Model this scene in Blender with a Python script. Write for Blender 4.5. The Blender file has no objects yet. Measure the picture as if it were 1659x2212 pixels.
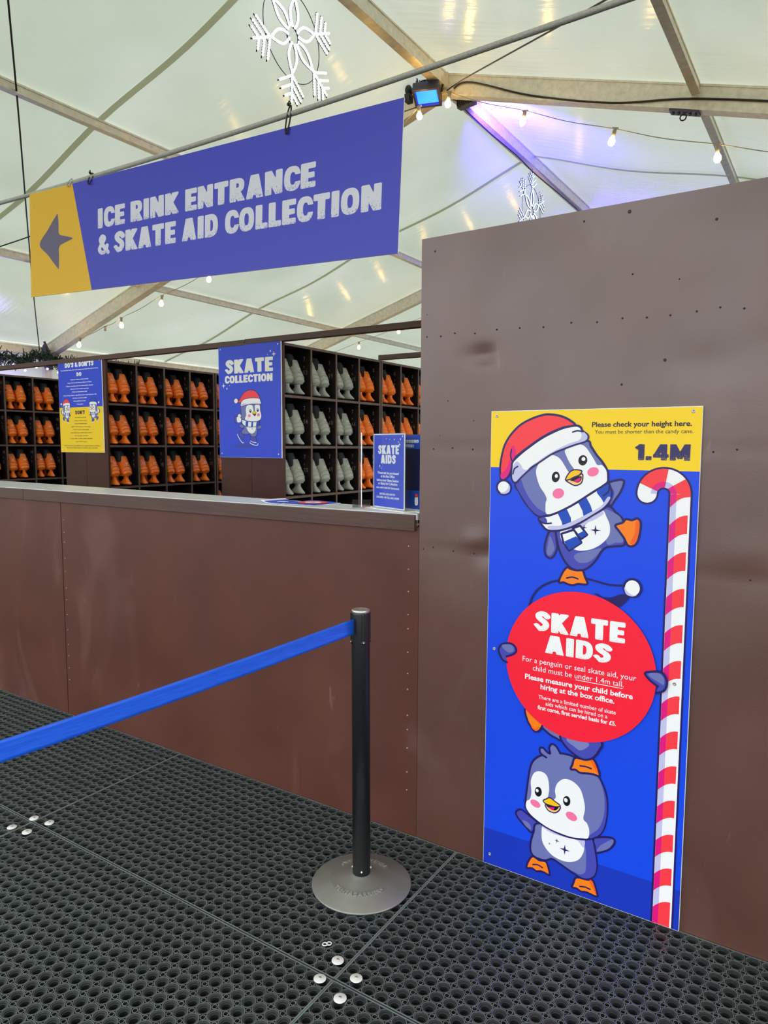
import bpy, bmesh, math, random
import numpy as np
from mathutils import Vector, Matrix
from mathutils.geometry import tessellate_polygon
SC=bpy.context.scene; COL=SC.collection; PI=math.pi
random.seed(7)
# ---------------------------------------------------------------- camera, sky, exposure
cam=bpy.data.cameras.new('camera'); camo=bpy.data.objects.new('camera',cam); COL.objects.link(camo)
cam.sensor_fit='HORIZONTAL'; cam.sensor_width=36.0; cam.lens=36.0*1516.87/1659.0
cam.clip_start=.02; cam.clip_end=200
_r=(0.83715161,0.54695115,0.00465087); _u=(-0.0551204,0.07590033,0.99559072); _f=(-0.54418648,0.83371673,-0.09368825)
camo.matrix_world=Matrix(((_r[0],_u[0],-_f[0],0.0),(_r[1],_u[1],-_f[1],-2.17593),(_r[2],_u[2],-_f[2],1.46348),(0,0,0,1)))
SC.camera=camo
SC.view_settings.view_transform='Standard'; SC.view_settings.look='None'
SC.view_settings.gamma=1.0; SC.view_settings.use_curve_mapping=False
SC.view_settings.exposure=0.0
SKY_STRENGTH=2.85
W=bpy.data.worlds.new('sky'); SC.world=W; W.use_nodes=True
bg=W.node_tree.nodes['Background']; bg.inputs[0].default_value=(.93,.97,1.0,1); bg.inputs[1].default_value=SKY_STRENGTH
def lamp(name,kind,loc,energy,color,size=.1,aim=None,spot=None):
    l=bpy.data.lights.new(name,kind); l.energy=energy; l.color=color
    if kind=='AREA': l.size=size
    else: l.shadow_soft_size=size
    if spot: l.spot_size=spot; l.spot_blend=1
    o=bpy.data.objects.new(name,l); o.location=loc; COL.objects.link(o)
    if aim is not None: o.rotation_euler=(Vector(aim)-Vector(loc)).to_track_quat('-Z','Y').to_euler()
    return o
# blue wash on the far roof skin, lamp of the added second floodlight
lamp('added_flood_beam','SPOT',(-3.60,5.12,5.14),2700,(.09,.04,1.0),.06,aim=(-2.9,8.6,5.0),spot=1.75)
# purple glow by the left eave
lamp('eave_glow','POINT',(-11.22,4.1,2.35),14,(.35,.22,1.0),.22)
# ---------------------------------------------------------------- helpers
def lin(c): return tuple((v/255/12.92 if v/255<=.04045 else ((v/255+.055)/1.055)**2.4) for v in c)+(1,)
MATS={}
def nt(name):
    m=bpy.data.materials.new(name); m.use_nodes=True; MATS[name]=m
    return m,m.node_tree.nodes,m.node_tree.links
def pm(name,rgb,rough=.5,metal=0,spec=.5,noise=0,nscale=20,bump=0,bscale=60,emit=None,es=0,coat=0,alpha=None,trans=0,dark=None,stretch=None):
    m,N,L=nt(name); b=N['Principled BSDF']
    c=lin(rgb); b.inputs['Base Color'].default_value=c
    b.inputs['Roughness'].default_value=rough; b.inputs['Metallic'].default_value=metal
    b.inputs['Specular IOR Level'].default_value=spec
    if coat: b.inputs['Coat Weight'].default_value=coat
    if trans: b.inputs['Transmission Weight'].default_value=trans
    if emit: b.inputs['Emission Color'].default_value=lin(emit); b.inputs['Emission Strength'].default_value=es
    if noise or bump:
        tc=N.new('ShaderNodeTexCoord'); mp=N.new('ShaderNodeMapping'); L.new(tc.outputs['Object'],mp.inputs[0])
        if stretch: mp.inputs['Scale'].default_value=stretch
    if noise:
        n=N.new('ShaderNodeTexNoise'); n.inputs['Scale'].default_value=nscale; n.inputs['Detail'].default_value=6; n.inputs['Roughness'].default_value=.65
        L.new(mp.outputs[0],n.inputs['Vector'])
        r=N.new('ShaderNodeValToRGB'); r.color_ramp.elements[0].position=.32; r.color_ramp.elements[1].position=.72
        d=lin(dark) if dark else tuple(v*(1-noise) for v in c[:3])+(1,)
        r.color_ramp.elements[0].color=d; r.color_ramp.elements[1].color=tuple(min(1,v*(1+noise)) for v in c[:3])+(1,)
        L.new(n.outputs['Fac'],r.inputs[0]); L.new(r.outputs[0],b.inputs['Base Color'])
    if bump:
        n2=N.new('ShaderNodeTexNoise'); n2.inputs['Scale'].default_value=bscale; n2.inputs['Detail'].default_value=4; L.new(mp.outputs[0],n2.inputs['Vector'])
        bp=N.new('ShaderNodeBump'); bp.inputs['Strength'].default_value=bump; bp.inputs['Distance'].default_value=.01
        L.new(n2.outputs['Fac'],bp.inputs['Height']); L.new(bp.outputs[0],b.inputs['Normal'])
    return m
def brown_paint(name,rgb,rough,scuff,spec):
    # painted board: satin paint with pale scuffs, drips and chalky rubbed patches
    m,N,L=nt(name); b=N['Principled BSDF']; b.inputs['Roughness'].default_value=rough; b.inputs['Specular IOR Level'].default_value=spec
    tc=N.new('ShaderNodeTexCoord')
    def noise(scale,detail,vec=(1,1,1),dist=0):
        mp=N.new('ShaderNodeMapping'); mp.inputs['Scale'].default_value=vec; L.new(tc.outputs['Object'],mp.inputs[0])
        n=N.new('ShaderNodeTexNoise'); n.inputs['Scale'].default_value=scale; n.inputs['Detail'].default_value=detail; n.inputs['Distortion'].default_value=dist
        L.new(mp.outputs[0],n.inputs['Vector']); return n.outputs['Fac']
    def ramp(sock,p0,p1,c0,c1):
        r=N.new('ShaderNodeValToRGB'); r.color_ramp.elements[0].position=p0; r.color_ramp.elements[1].position=p1
        r.color_ramp.elements[0].color=c0; r.color_ramp.elements[1].color=c1; L.new(sock,r.inputs[0]); return r.outputs[0]
    def mix(fac,a,bc):
        x=N.new('ShaderNodeMixRGB'); L.new(fac,x.inputs[0]); L.new(a,x.inputs[1])
        x.inputs[2].default_value=bc; return x.outputs[0]
    c=lin(rgb); base=ramp(noise(3.2,5),.3,.72,tuple(v*.86 for v in c[:3])+(1,),tuple(v*1.14 for v in c[:3])+(1,))
    O=(0,0,0,1); I=(1,1,1,1)
    patch=ramp(noise(2.3,3,(1,1,.55),1.2),.58,.78,O,(scuff,scuff,scuff,1))
    col=mix(patch,base,lin((136,106,98)))
    streak=ramp(noise(26,4,(1,1,.22),.6),.70,.78,O,(.45*scuff*2,)*3+(1,))
    col=mix(streak,col,lin((150,118,108)))
    speck=ramp(noise(75,2),.735,.76,O,(.8,.8,.8,1))
    col=mix(speck,col,lin((60,40,36)))
    L.new(col,b.inputs['Base Color'])
    rg=ramp(noise(1.7,4),.3,.7,(rough-.07,)*3+(1,),(rough+.1,)*3+(1,)); L.new(rg,b.inputs['Roughness'])
    bp=N.new('ShaderNodeBump'); bp.inputs['Strength'].default_value=.10; bp.inputs['Distance'].default_value=.002
    L.new(noise(330,2),bp.inputs['Height']); L.new(bp.outputs[0],b.inputs['Normal'])
    return m
def print_mat(name,rgb,rough=.38,ink=None,holes=None):
    # printed ink; with holes=(colour) the lower third of the lettering is speckled like a worn stamp
    m,N,L=nt(name); b=N['Principled BSDF']; b.inputs['Roughness'].default_value=rough; b.inputs['Specular IOR Level'].default_value=.35
    b.inputs['Base Color'].default_value=lin(rgb)
    if holes:
        tc=N.new('ShaderNodeTexCoord'); n=N.new('ShaderNodeTexNoise'); n.inputs['Scale'].default_value=holes[1]; n.inputs['Detail'].default_value=3
        L.new(tc.outputs['Object'],n.inputs['Vector']); sp=N.new('ShaderNodeSeparateXYZ'); L.new(tc.outputs['Generated'],sp.inputs[0])
        g=N.new('ShaderNodeMapRange'); g.inputs[1].default_value=0; g.inputs[2].default_value=.55; g.inputs[3].default_value=.115; g.inputs[4].default_value=-.05
        L.new(sp.outputs[2],g.inputs[0]); a=N.new('ShaderNodeMath'); a.operation='ADD'; L.new(n.outputs['Fac'],a.inputs[0]); L.new(g.outputs[0],a.inputs[1])
        r=N.new('ShaderNodeValToRGB'); r.color_ramp.elements[0].position=.655; r.color_ramp.elements[1].position=.68
        r.color_ramp.elements[0].color=lin(rgb); r.color_ramp.elements[1].color=lin(holes[0]); L.new(a.outputs[0],r.inputs[0]); L.new(r.outputs[0],b.inputs['Base Color'])
    return m
class MB:
    def __init__(s): s.v=[]; s.f=[]; s.m=[]; s.sm=[]
    def add(s,vs,fs,mi=0,smooth=False):
        o=len(s.v); s.v+= [tuple(p) for p in vs]; s.f+=[tuple(i+o for i in f) for f in fs]; s.m+=[mi]*len(fs); s.sm+=[smooth]*len(fs)
    def box(s,a,b,mi=0,M=None,bev=0):
        x0,y0,z0=a; x1,y1,z1=b
        if bev:
            e=bev; vs=[];fs=[]
            bm=bmesh.new(); bmesh.ops.create_cube(bm,size=1,matrix=Matrix.Translation(((x0+x1)/2,(y0+y1)/2,(z0+z1)/2))@Matrix.Diagonal((x1-x0,y1-y0,z1-z0,1)))
            bmesh.ops.bevel(bm,geom=bm.edges[:],offset=e,segments=2,affect='EDGES',profile=.6); bm.verts.index_update()
            vs=[v.co.copy() for v in bm.verts]; fs=[[v.index for v in f.verts] for f in bm.faces]; bm.free()
        else:
            vs=[Vector(p) for p in ((x0,y0,z0),(x1,y0,z0),(x1,y1,z0),(x0,y1,z0),(x0,y0,z1),(x1,y0,z1),(x1,y1,z1),(x0,y1,z1))]
            fs=[(0,3,2,1),(4,5,6,7),(0,1,5,4),(1,2,6,5),(2,3,7,6),(3,0,4,7)]
        if M: vs=[M@v for v in vs]
        s.add(vs,fs,mi)
    def tube(s,pts,r,n=8,mi=0,caps=True):
        P=[Vector(p) for p in pts]; rs=r if isinstance(r,(list,tuple)) else [r]*len(P)
        up=Vector((0,0,1)); vs=[];fs=[]; last=None
        for i,p in enumerate(P):
            t=(P[min(i+1,len(P)-1)]-P[max(i-1,0)])
            t=t.normalized() if t.length>1e-9 else Vector((0,0,1))
            if last is None: a=t.cross(up if abs(t.z)<.95 else Vector((1,0,0))).normalized()
            else:
                a=last-t*last.dot(t); a=a.normalized() if a.length>1e-6 else t.orthogonal().normalized()
            last=a; b=t.cross(a)
            for k in range(n):
                q=2*PI*k/n; vs.append(p+(a*math.cos(q)+b*math.sin(q))*rs[i])
        for i in range(len(P)-1):
            for k in range(n): fs.append((i*n+k,i*n+(k+1)%n,(i+1)*n+(k+1)%n,(i+1)*n+k))
        s.add(vs,fs,mi,True)
        if caps: s.add([],[],mi); o=len(s.v)-len(vs); s.f+=[tuple(o+k for k in reversed(range(n))),tuple(o+(len(P)-1)*n+k for k in range(n))]; s.m+=[mi]*2; s.sm+=[False]*2
    def lathe(s,prof,n=32,mi=0,M=None,smooth=True):
        vs=[];fs=[]
        for r,z in prof:
            for k in range(n): vs.append(Vector((r*math.cos(2*PI*k/n),r*math.sin(2*PI*k/n),z)))
        for i in range(len(prof)-1):
            for k in range(n): fs.append((i*n+k,i*n+(k+1)%n,(i+1)*n+(k+1)%n,(i+1)*n+k))
        if prof[0][0]>1e-6: fs.append(tuple(reversed(range(n))))
        if prof[-1][0]>1e-6: fs.append(tuple((len(prof)-1)*n+k for k in range(n)))
        if M: vs=[M@v for v in vs]
        s.add(vs,fs,mi,smooth)
    def ball(s,c,r,n=8,mi=0,sc=(1,1,1)):
        prof=[(max(1e-5,r*math.sin(PI*i/n)),-r*math.cos(PI*i/n)) for i in range(n+1)]
        s.lathe(prof,max(6,n),mi,Matrix.Translation(c)@Matrix.Diagonal((sc[0],sc[1],sc[2],1)))
    def build(s,name,mats,parent=None,loc=None,auto=None):
        me=bpy.data.meshes.new(name); me.from_pydata([tuple(v) for v in s.v],[],s.f)
        if not isinstance(mats,(list,tuple)): mats=[mats]
        for m in mats: me.materials.append(m)
        me.polygons.foreach_set('material_index',s.m); me.polygons.foreach_set('use_smooth',s.sm); me.update()
        o=bpy.data.objects.new(name,me); COL.objects.link(o)
        if parent: o.parent=parent
        if loc: o.location=loc
        return o
def tag(o,label=None,cat=None,group=None,kind=None):
    if label: o['label']=label
    if cat: o['category']=cat
    if group: o['group']=group
    if kind: o['kind']=kind
    return o
def thing(name,label,cat,loc=(0,0,0),rot=(0,0,0),group=None,kind=None):
    o=bpy.data.objects.new(name,None); o.empty_display_size=.05; COL.objects.link(o); o.location=loc; o.rotation_euler=rot
    return tag(o,label,cat,group,kind)
def link(me,name,parent=None,loc=(0,0,0),rot=(0,0,0)):
    o=bpy.data.objects.new(name,me); COL.objects.link(o); o.parent=parent; o.location=loc; o.rotation_euler=rot; return o
def copy_tree(o,parent=None):
    c=o.copy(); COL.objects.link(c); c.parent=parent
    for ch in o.children: copy_tree(ch,c)
    return c
# ---------------------------------------------------------------- flat print helpers (sign plane: u right, v up, print in front at -y)
def spline(P,closed=True,k=6):
    P=[Vector((p[0],p[1])) for p in P]; n=len(P); out=[]
    for i in range(n if closed else n-1):
        g=(lambda j:P[j%n]) if closed else (lambda j:P[min(max(j,0),n-1)])
        a,b,c,d=g(i-1),g(i),g(i+1),g(i+2)
        for t in range(k):
            t/=k; out.append(.5*((2*b)+(c-a)*t+(2*a-5*b+4*c-d)*t*t+(3*b-a-3*c+d)*t**3))
    if not closed: out.append(P[-1])
    return out
class Art:
    STEP=.00004
    def __init__(s,sc=.001,org=(0,0),flip=False,hat='red',d0=0.0):
        s.mb=MB(); s.d=d0; s.sc=sc; s.o=org; s.flip=flip; s.cols=[]; s.hat=hat
    def ci(s,c):
        if c=='hat': c=s.hat
        if c not in s.cols: s.cols.append(c)
        return s.cols.index(c)
    def pt(s,p): return ((-p[0] if s.flip else p[0])*s.sc+s.o[0], -s.d, p[1]*s.sc+s.o[1])
    def poly(s,loops,c):
        s.d+=Art.STEP
        flat=[p for l in loops for p in l]
        tris=tessellate_polygon([[Vector((p[0],p[1],0)) for p in l] for l in loops])
        fs=[]
        for t in tris:
            a,b,d=[flat[i] for i in t]
            ar=(b[0]-a[0])*(d[1]-a[1])-(b[1]-a[1])*(d[0]-a[0])
            if s.flip: ar=-ar
            fs.append(tuple(t) if ar>0 else tuple(reversed(t)))
        s.mb.add([s.pt(p) for p in flat],fs,s.ci(c))
    def ribbon(s,P,w,c,closed):
        s.d+=Art.STEP; n=len(P); L=[];R=[]
        for i in range(n):
            a=P[(i-1)%n] if closed else P[max(i-1,0)]; b=P[(i+1)%n] if closed else P[min(i+1,n-1)]
            t=(b-a); t=t.normalized() if t.length>1e-9 else Vector((1,0)); nn=Vector((-t.y,t.x))*(w/2)
            L.append(P[i]+nn); R.append(P[i]-nn)
        fs=[]; m=n if closed else n-1
        for i in range(m):
            j=(i+1)%n; f=(i,n+i,n+j,j); fs.append(tuple(reversed(f)) if s.flip else f)
        s.mb.add([s.pt(p) for p in L+R],fs,s.ci(c))
        if not closed:
            for e in (P[0],P[-1]): s.poly([[e+Vector((math.cos(q),math.sin(q)))*(w/2) for q in [2*PI*k/10 for k in range(10)]]],c)
    def ell(s,c,cx,cy,rx,ry,rot=0,n=36):
        a=math.radians(rot); P=[Vector((cx+rx*math.cos(q)*math.cos(a)-ry*math.sin(q)*math.sin(a),cy+rx*math.cos(q)*math.sin(a)+ry*math.sin(q)*math.cos(a))) for q in [2*PI*k/n for k in range(n)]]
        s.poly([P],c); return P
    def star(s,c,cx,cy,r):
        P=[]
        for k in range(8):
            q=PI/2+k*PI/4; rr=r if k%2==0 else r*.24; P.append(Vector((cx+rr*math.cos(q),cy+rr*math.sin(q))))
        s.poly([P],c)
    def rect(s,c,x0,y0,x1,y1): s.poly([[Vector(p) for p in ((x0,y0),(x1,y0),(x1,y1),(x0,y1))]],c)
    def ops(s,L):
        for k,c,P,w in L:
            if k=='F':
                q=spline(P); s.poly([q],c)
                if w: s.ribbon(q,w,'navy',True)
            elif k=='f':
                q=[Vector(p) for p in P]; s.poly([q],c)
                if w:
                    d=[]
                    for a,b in zip(q,q[1:]+q[:1]): d+=[a,a+(b-a)*.06,a+(b-a)*.94]
                    s.ribbon(d,w,'navy',True)
            elif k=='L': s.ribbon(spline(P,False),w,c,False)
            elif k=='E':
                q=s.ell(c,*P)
                if w: s.ribbon(q,w,'navy',True)
            elif k=='S': s.star(c,*P)
    def build(s,name,parent):
        return s.mb.build(name,[INK[c] for c in s.cols],parent)
INK={}
for k,c in dict(navy=(34,26,98),indigo=(72,76,182),grey=(112,120,182),lgrey=(126,130,190),white=(248,248,250),lav=(198,198,236),blue=(24,76,190),black=(14,14,30),pink=(252,120,168),
    orange=(255,132,20),dorange=(252,98,18),yellow=(255,198,20),peach=(255,206,120),magenta=(230,20,130),red=(255,62,72),disc=(255,32,58),signblue=(20,74,232),signdeep=(24,56,190),signyellow=(255,214,22),
    posterblue=(44,72,218),flagblue=(56,60,178),flagyellow=(216,170,22),arrow=(92,84,112),flag=(205,206,216),darknavy=(22,28,70),shade=(52,68,178),ink=(44,26,60)).items():
    INK[k]=print_mat('ink_'+k,c)
# ---------------------------------------------------------------- heavy display lettering: field -> contour -> mesh
def f_box(cx,cy,hx,hy,a=0,r=.045):
    ca,sa=math.cos(math.radians(a)),math.sin(math.radians(a))
    def f(X,Y):
        x=(X-cx)*ca+(Y-cy)*sa; y=-(X-cx)*sa+(Y-cy)*ca
        dx=np.abs(x)-(hx-r); dy=np.abs(y)-(hy-r)
        return np.sqrt(np.maximum(dx,0)**2+np.maximum(dy,0)**2)+np.minimum(np.maximum(dx,dy),0)-r
    return f
def f_sup(cx,cy,rx,ry,p=2.5):
    return lambda X,Y:((np.abs((X-cx)/rx)**p+np.abs((Y-cy)/ry)**p)**(1/p)-1)*min(rx,ry)
def f_seg(x0,y0,x1,y1,w): # bar from a to b with flat ends
    L=math.hypot(x1-x0,y1-y0); return f_box((x0+x1)/2,(y0+y1)/2,L/2,w,math.degrees(math.atan2(y1-y0,x1-x0)))
def f_path(P,w):
    q=spline(P,False,5)
    def f(X,Y):
        d=np.full(X.shape,9.)
        for a,b in zip(q[:-1],q[1:]):
            vx,vy=b.x-a.x,b.y-a.y; l=vx*vx+vy*vy+1e-12
            t=np.clip(((X-a.x)*vx+(Y-a.y)*vy)/l,0,1); d=np.minimum(d,np.hypot(X-a.x-t*vx,Y-a.y-t*vy))
        return d-w
    return f
def U(*fs): return lambda X,Y:np.minimum.reduce([f(X,Y) for f in fs])
def D(a,b): return lambda X,Y:np.maximum(a(X,Y),-b(X,Y))
def clipy(a,lo,hi): return lambda X,Y:np.maximum(np.maximum(a(X,Y),lo-Y),Y-hi)
V=f_box
GL={'I':(.28,V(.14,.5,.14,.5)),
'L':(.48,U(V(.14,.5,.14,.5),V(.25,.12,.25,.12))),
'E':(.52,U(V(.14,.5,.14,.5),V(.27,.12,.27,.12),V(.25,.5,.25,.115),V(.27,.88,.27,.12))),
'T':(.60,U(V(.30,.5,.14,.5),V(.30,.87,.30,.13))),
'C':(.56,D(D(f_sup(.31,.5,.31,.505),f_sup(.33,.5,.10,.255)),V(.55,.5,.25,.14,0,.01))),
'O':(.64,D(f_sup(.32,.5,.32,.505),f_sup(.32,.5,.095,.25))),
'D':(.60,D(U(V(.14,.5,.14,.5),D(f_sup(.24,.5,.36,.5),V(-.2,.5,.25,.6))),D(f_sup(.26,.5,.12,.25),V(.1,.5,.155,.6,0,.01)))),
'N':(.68,U(V(.13,.5,.13,.5),V(.55,.5,.13,.5),clipy(f_seg(.10,1.02,.58,-.02,.14),0,1))),
'K':(.64,U(V(.14,.5,.14,.5),clipy(f_seg(.16,.42,.55,1.04,.145),0,1),clipy(f_seg(.22,.58,.55,-.04,.145),0,1))),
'A':(.70,U(clipy(f_seg(.13,-.04,.33,1.04,.135),0,1),clipy(f_seg(.57,-.04,.37,1.04,.135),0,1),V(.35,.25,.2,.11))),
'R':(.62,U(V(.14,.5,.14,.5),D(U(V(.2,.69,.2,.31),f_sup(.31,.69,.30,.31)),f_sup(.31,.69,.075,.10)),clipy(f_seg(.27,.5,.52,-.04,.14),0,1))),
'S':(.56,f_path([(.47,.76),(.38,.86),(.25,.88),(.14,.80),(.15,.68),(.26,.56),(.38,.46),(.43,.32),(.36,.17),(.24,.12),(.13,.14),(.06,.24)],.125)),
'M':(.86,U(V(.13,.5,.13,.5),V(.73,.5,.13,.5),clipy(f_seg(.10,1.04,.46,.12,.13),0,1),clipy(f_seg(.76,1.04,.40,.12,.13),0,1))),
'F':(.50,U(V(.14,.5,.14,.5),V(.25,.5,.25,.115),V(.26,.88,.26,.12))),
'!':(.28,U(V(.14,.64,.12,.36),V(.14,.12,.13,.12))),
"'":(.2,V(.1,.83,.09,.17,0,.04)),
'.':(.28,V(.14,.13,.13,.13)),
'1':(.40,U(V(.26,.5,.14,.5),f_seg(.02,.72,.3,.95,.11))),
'4':(.68,U(V(.48,.5,.13,.5),V(.34,.28,.34,.11),clipy(f_seg(.1,.22,.45,1.06,.12),.17,1))),
'&':(.66,f_path([(.60,.08),(.40,.34),(.2,.62),(.17,.78),(.27,.90),(.39,.82),(.36,.68),(.18,.46),(.10,.28),(.19,.12),(.34,.10),(.47,.2),(.55,.42)],.098)),
' ':(.26,None)}
GC={}
def contours(f,w):
    g=.02; xs=np.arange(-.06,w+.08,g); ys=np.arange(-.06,1.08,g); X,Y=np.meshgrid(xs,ys); F=f(X,Y); F=np.where(np.abs(F)<1e-6,1e-6,F)
    nxt={}
    def ep(i,j,k):
        if k==0: a=F[j,i];b=F[j,i+1]; t=a/(a-b); return (i,j,'h'),(xs[i]+t*g,ys[j])
        a=F[j,i];b=F[j+1,i]; t=a/(a-b); return (i,j,'v'),(xs[i],ys[j]+t*g)
    pos={}
    for j in range(len(ys)-1):
        for i in range(len(xs)-1):
            c=(F[j,i]<0)|((F[j,i+1]<0)<<1)|((F[j+1,i+1]<0)<<2)|((F[j+1,i]<0)<<3)
            if c in (0,15): continue
            B=lambda:ep(i,j,0); R=lambda:ep(i+1,j,1); T_=lambda:ep(i,j+1,0); L_=lambda:ep(i,j,1)
            tb={1:[(B,L_)],2:[(R,B)],3:[(R,L_)],4:[(T_,R)],5:[(B,L_),(T_,R)],6:[(T_,B)],7:[(T_,L_)],8:[(L_,T_)],9:[(B,T_)],10:[(L_,T_),(R,B)],11:[(R,T_)],12:[(L_,R)],13:[(B,R)],14:[(L_,B)]}
            for a,b in tb[int(c)]:
                ka,pa=a(); kb,pb=b(); pos[ka]=pa; pos[kb]=pb; nxt[ka]=kb
    loops=[]; seen=set()
    for k0 in list(nxt):
        if k0 in seen: continue
        k=k0; lp=[]
        while k not in seen and k in nxt: seen.add(k); lp.append(pos[k]); k=nxt[k]
        if len(lp)>5:
            def dp(P):
                if len(P)<3: return P
                A_=np.array(P[0]); B_=np.array(P[-1]); Q=np.array(P[1:-1]); d=B_-A_; l=math.hypot(*d)
                e=np.abs((Q[:,0]-A_[0])*d[1]-(Q[:,1]-A_[1])*d[0])/l if l>1e-9 else np.hypot(Q[:,0]-A_[0],Q[:,1]-A_[1])
                i=int(np.argmax(e))
                return dp(P[:i+2])[:-1]+dp(P[i+1:]) if e[i]>.0022 else [P[0],P[-1]]
            h=len(lp)//2; out=dp(lp[:h+1])[:-1]+dp(lp[h:]+lp[:1])[:-1]
            loops.append(out)
    return loops
def glyph(ch):
    if ch not in GC: w,f=GL[ch]; GC[ch]=(w,contours(f,w) if f else [])
    return GC[ch]
def heavy(name,txt,u0,v0,u1,v1,mat,parent,d,sc=.001,gap=.07):
    wid=sum(glyph(c)[0]+(0 if c==' ' else gap) for c in txt)-gap; s=(u1-u0)/wid; hh=v1-v0; mb=MB(); x=0
    for c in txt:
        w,loops=glyph(c)
        if loops:
            flat=[p for l in loops for p in l]; tr=tessellate_polygon([[Vector((p[0],p[1],0)) for p in l] for l in loops]); fs=[]
            for t in tr:
                a,b,e=[flat[i] for i in t]; ar=(b[0]-a[0])*(e[1]-a[1])-(b[1]-a[1])*(e[0]-a[0])
                fs.append(tuple(t) if ar>0 else tuple(reversed(t)))
            mb.add([((u0+(x+p[0])*s)*sc,-d,(v0+p[1]*hh)*sc) for p in flat],fs)
        x+=w+(0 if c==' ' else gap)
    return mb.build(name,mat,parent)
# plain sans lettering from Blender's built-in font
def plain_mesh(txt,bold=0,extrude=0):
    c=bpy.data.curves.new('t','FONT'); c.body=txt; c.size=1; c.offset=bold; c.resolution_u=3; c.extrude=extrude; c.fill_mode='FRONT' if not extrude else 'BOTH'
    o=bpy.data.objects.new('t',c); COL.objects.link(o); dg=bpy.context.evaluated_depsgraph_get()
    me=bpy.data.meshes.new_from_object(o.evaluated_get(dg)); bpy.data.objects.remove(o); bpy.data.curves.remove(c)
    v=[tuple(p.co) for p in me.vertices]; f=[tuple(p.vertices) for p in me.polygons]; bpy.data.meshes.remove(me); return v,f
def plain(mb,txt,u0,v0,u1,d,bold=0,hs=None,sc=.001,mi=0,box=None):
    v,f=plain_mesh(txt,bold); xs=[p[0] for p in v]; s=(u1-u0)/(max(xs)-min(xs)); h=s if hs is None else hs; x0=min(xs)
    fs=[]
    for q in f:
        a,b,e=v[q[0]],v[q[1]],v[q[2]]; ar=(b[0]-a[0])*(e[1]-a[1])-(b[1]-a[1])*(e[0]-a[0]); fs.append(q if ar>0 else tuple(reversed(q)))
    mb.add([((u0+(p[0]-x0)*s)*sc,-d,(v0+p[1]*h)*sc) for p in v],fs,mi)
# single-stroke digits for chalk and paint-pen marks
DG={'0':[(.5,1),(.1,.8),(.05,.4),(.4,0),(.8,.3),(.85,.75),(.5,1)],'1':[(.25,.8),(.5,1),(.5,0)],'2':[(.1,.8),(.45,1),(.8,.75),(.1,0),(.9,.02)],'3':[(.1,.9),(.6,1),(.75,.75),(.35,.52),(.8,.3),(.5,0),(.08,.1)],
'4':[(.6,0),(.6,1),(.05,.35),(.9,.35)],'5':[(.85,1),(.2,.97),(.15,.55),(.7,.55),(.75,.15),(.1,.02)],'6':[(.75,.95),(.2,.5),(.15,.15),(.5,0),(.8,.25),(.5,.48),(.18,.3)],'7':[(.05,.95),(.85,1),(.35,0)],
'8':[(.5,.52),(.15,.78),(.5,1),(.8,.78),(.5,.52),(.12,.22),(.5,0),(.85,.25),(.5,.52)],'9':[(.8,.7),(.45,.5),(.15,.75),(.5,1),(.8,.75),(.65,0)],'x':[(.15,.55),(.75,.05),(.45,.3),(.75,.55),(.15,.05)]}
def strokes(txt,fn,w,h,t):
    """list of quads (4 points) mapped through fn(u,v)"""
    vs=[];fs=[]; x=0
    for c in txt:
        P=[Vector((x+p[0]*w,p[1]*h)) for p in DG[c]]
        for a,b in zip(P[:-1],P[1:]):
            e=(b-a).normalized()*(t*.4); n=Vector((-e.y,e.x)).normalized()*(t/2); o=len(vs)
            vs+=[fn(*(a-e-n)),fn(*(b+e-n)),fn(*(b+e+n)),fn(*(a-e+n))]; fs.append((o,o+1,o+2,o+3))
        x+=w*1.35
    return vs,fs
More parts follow.
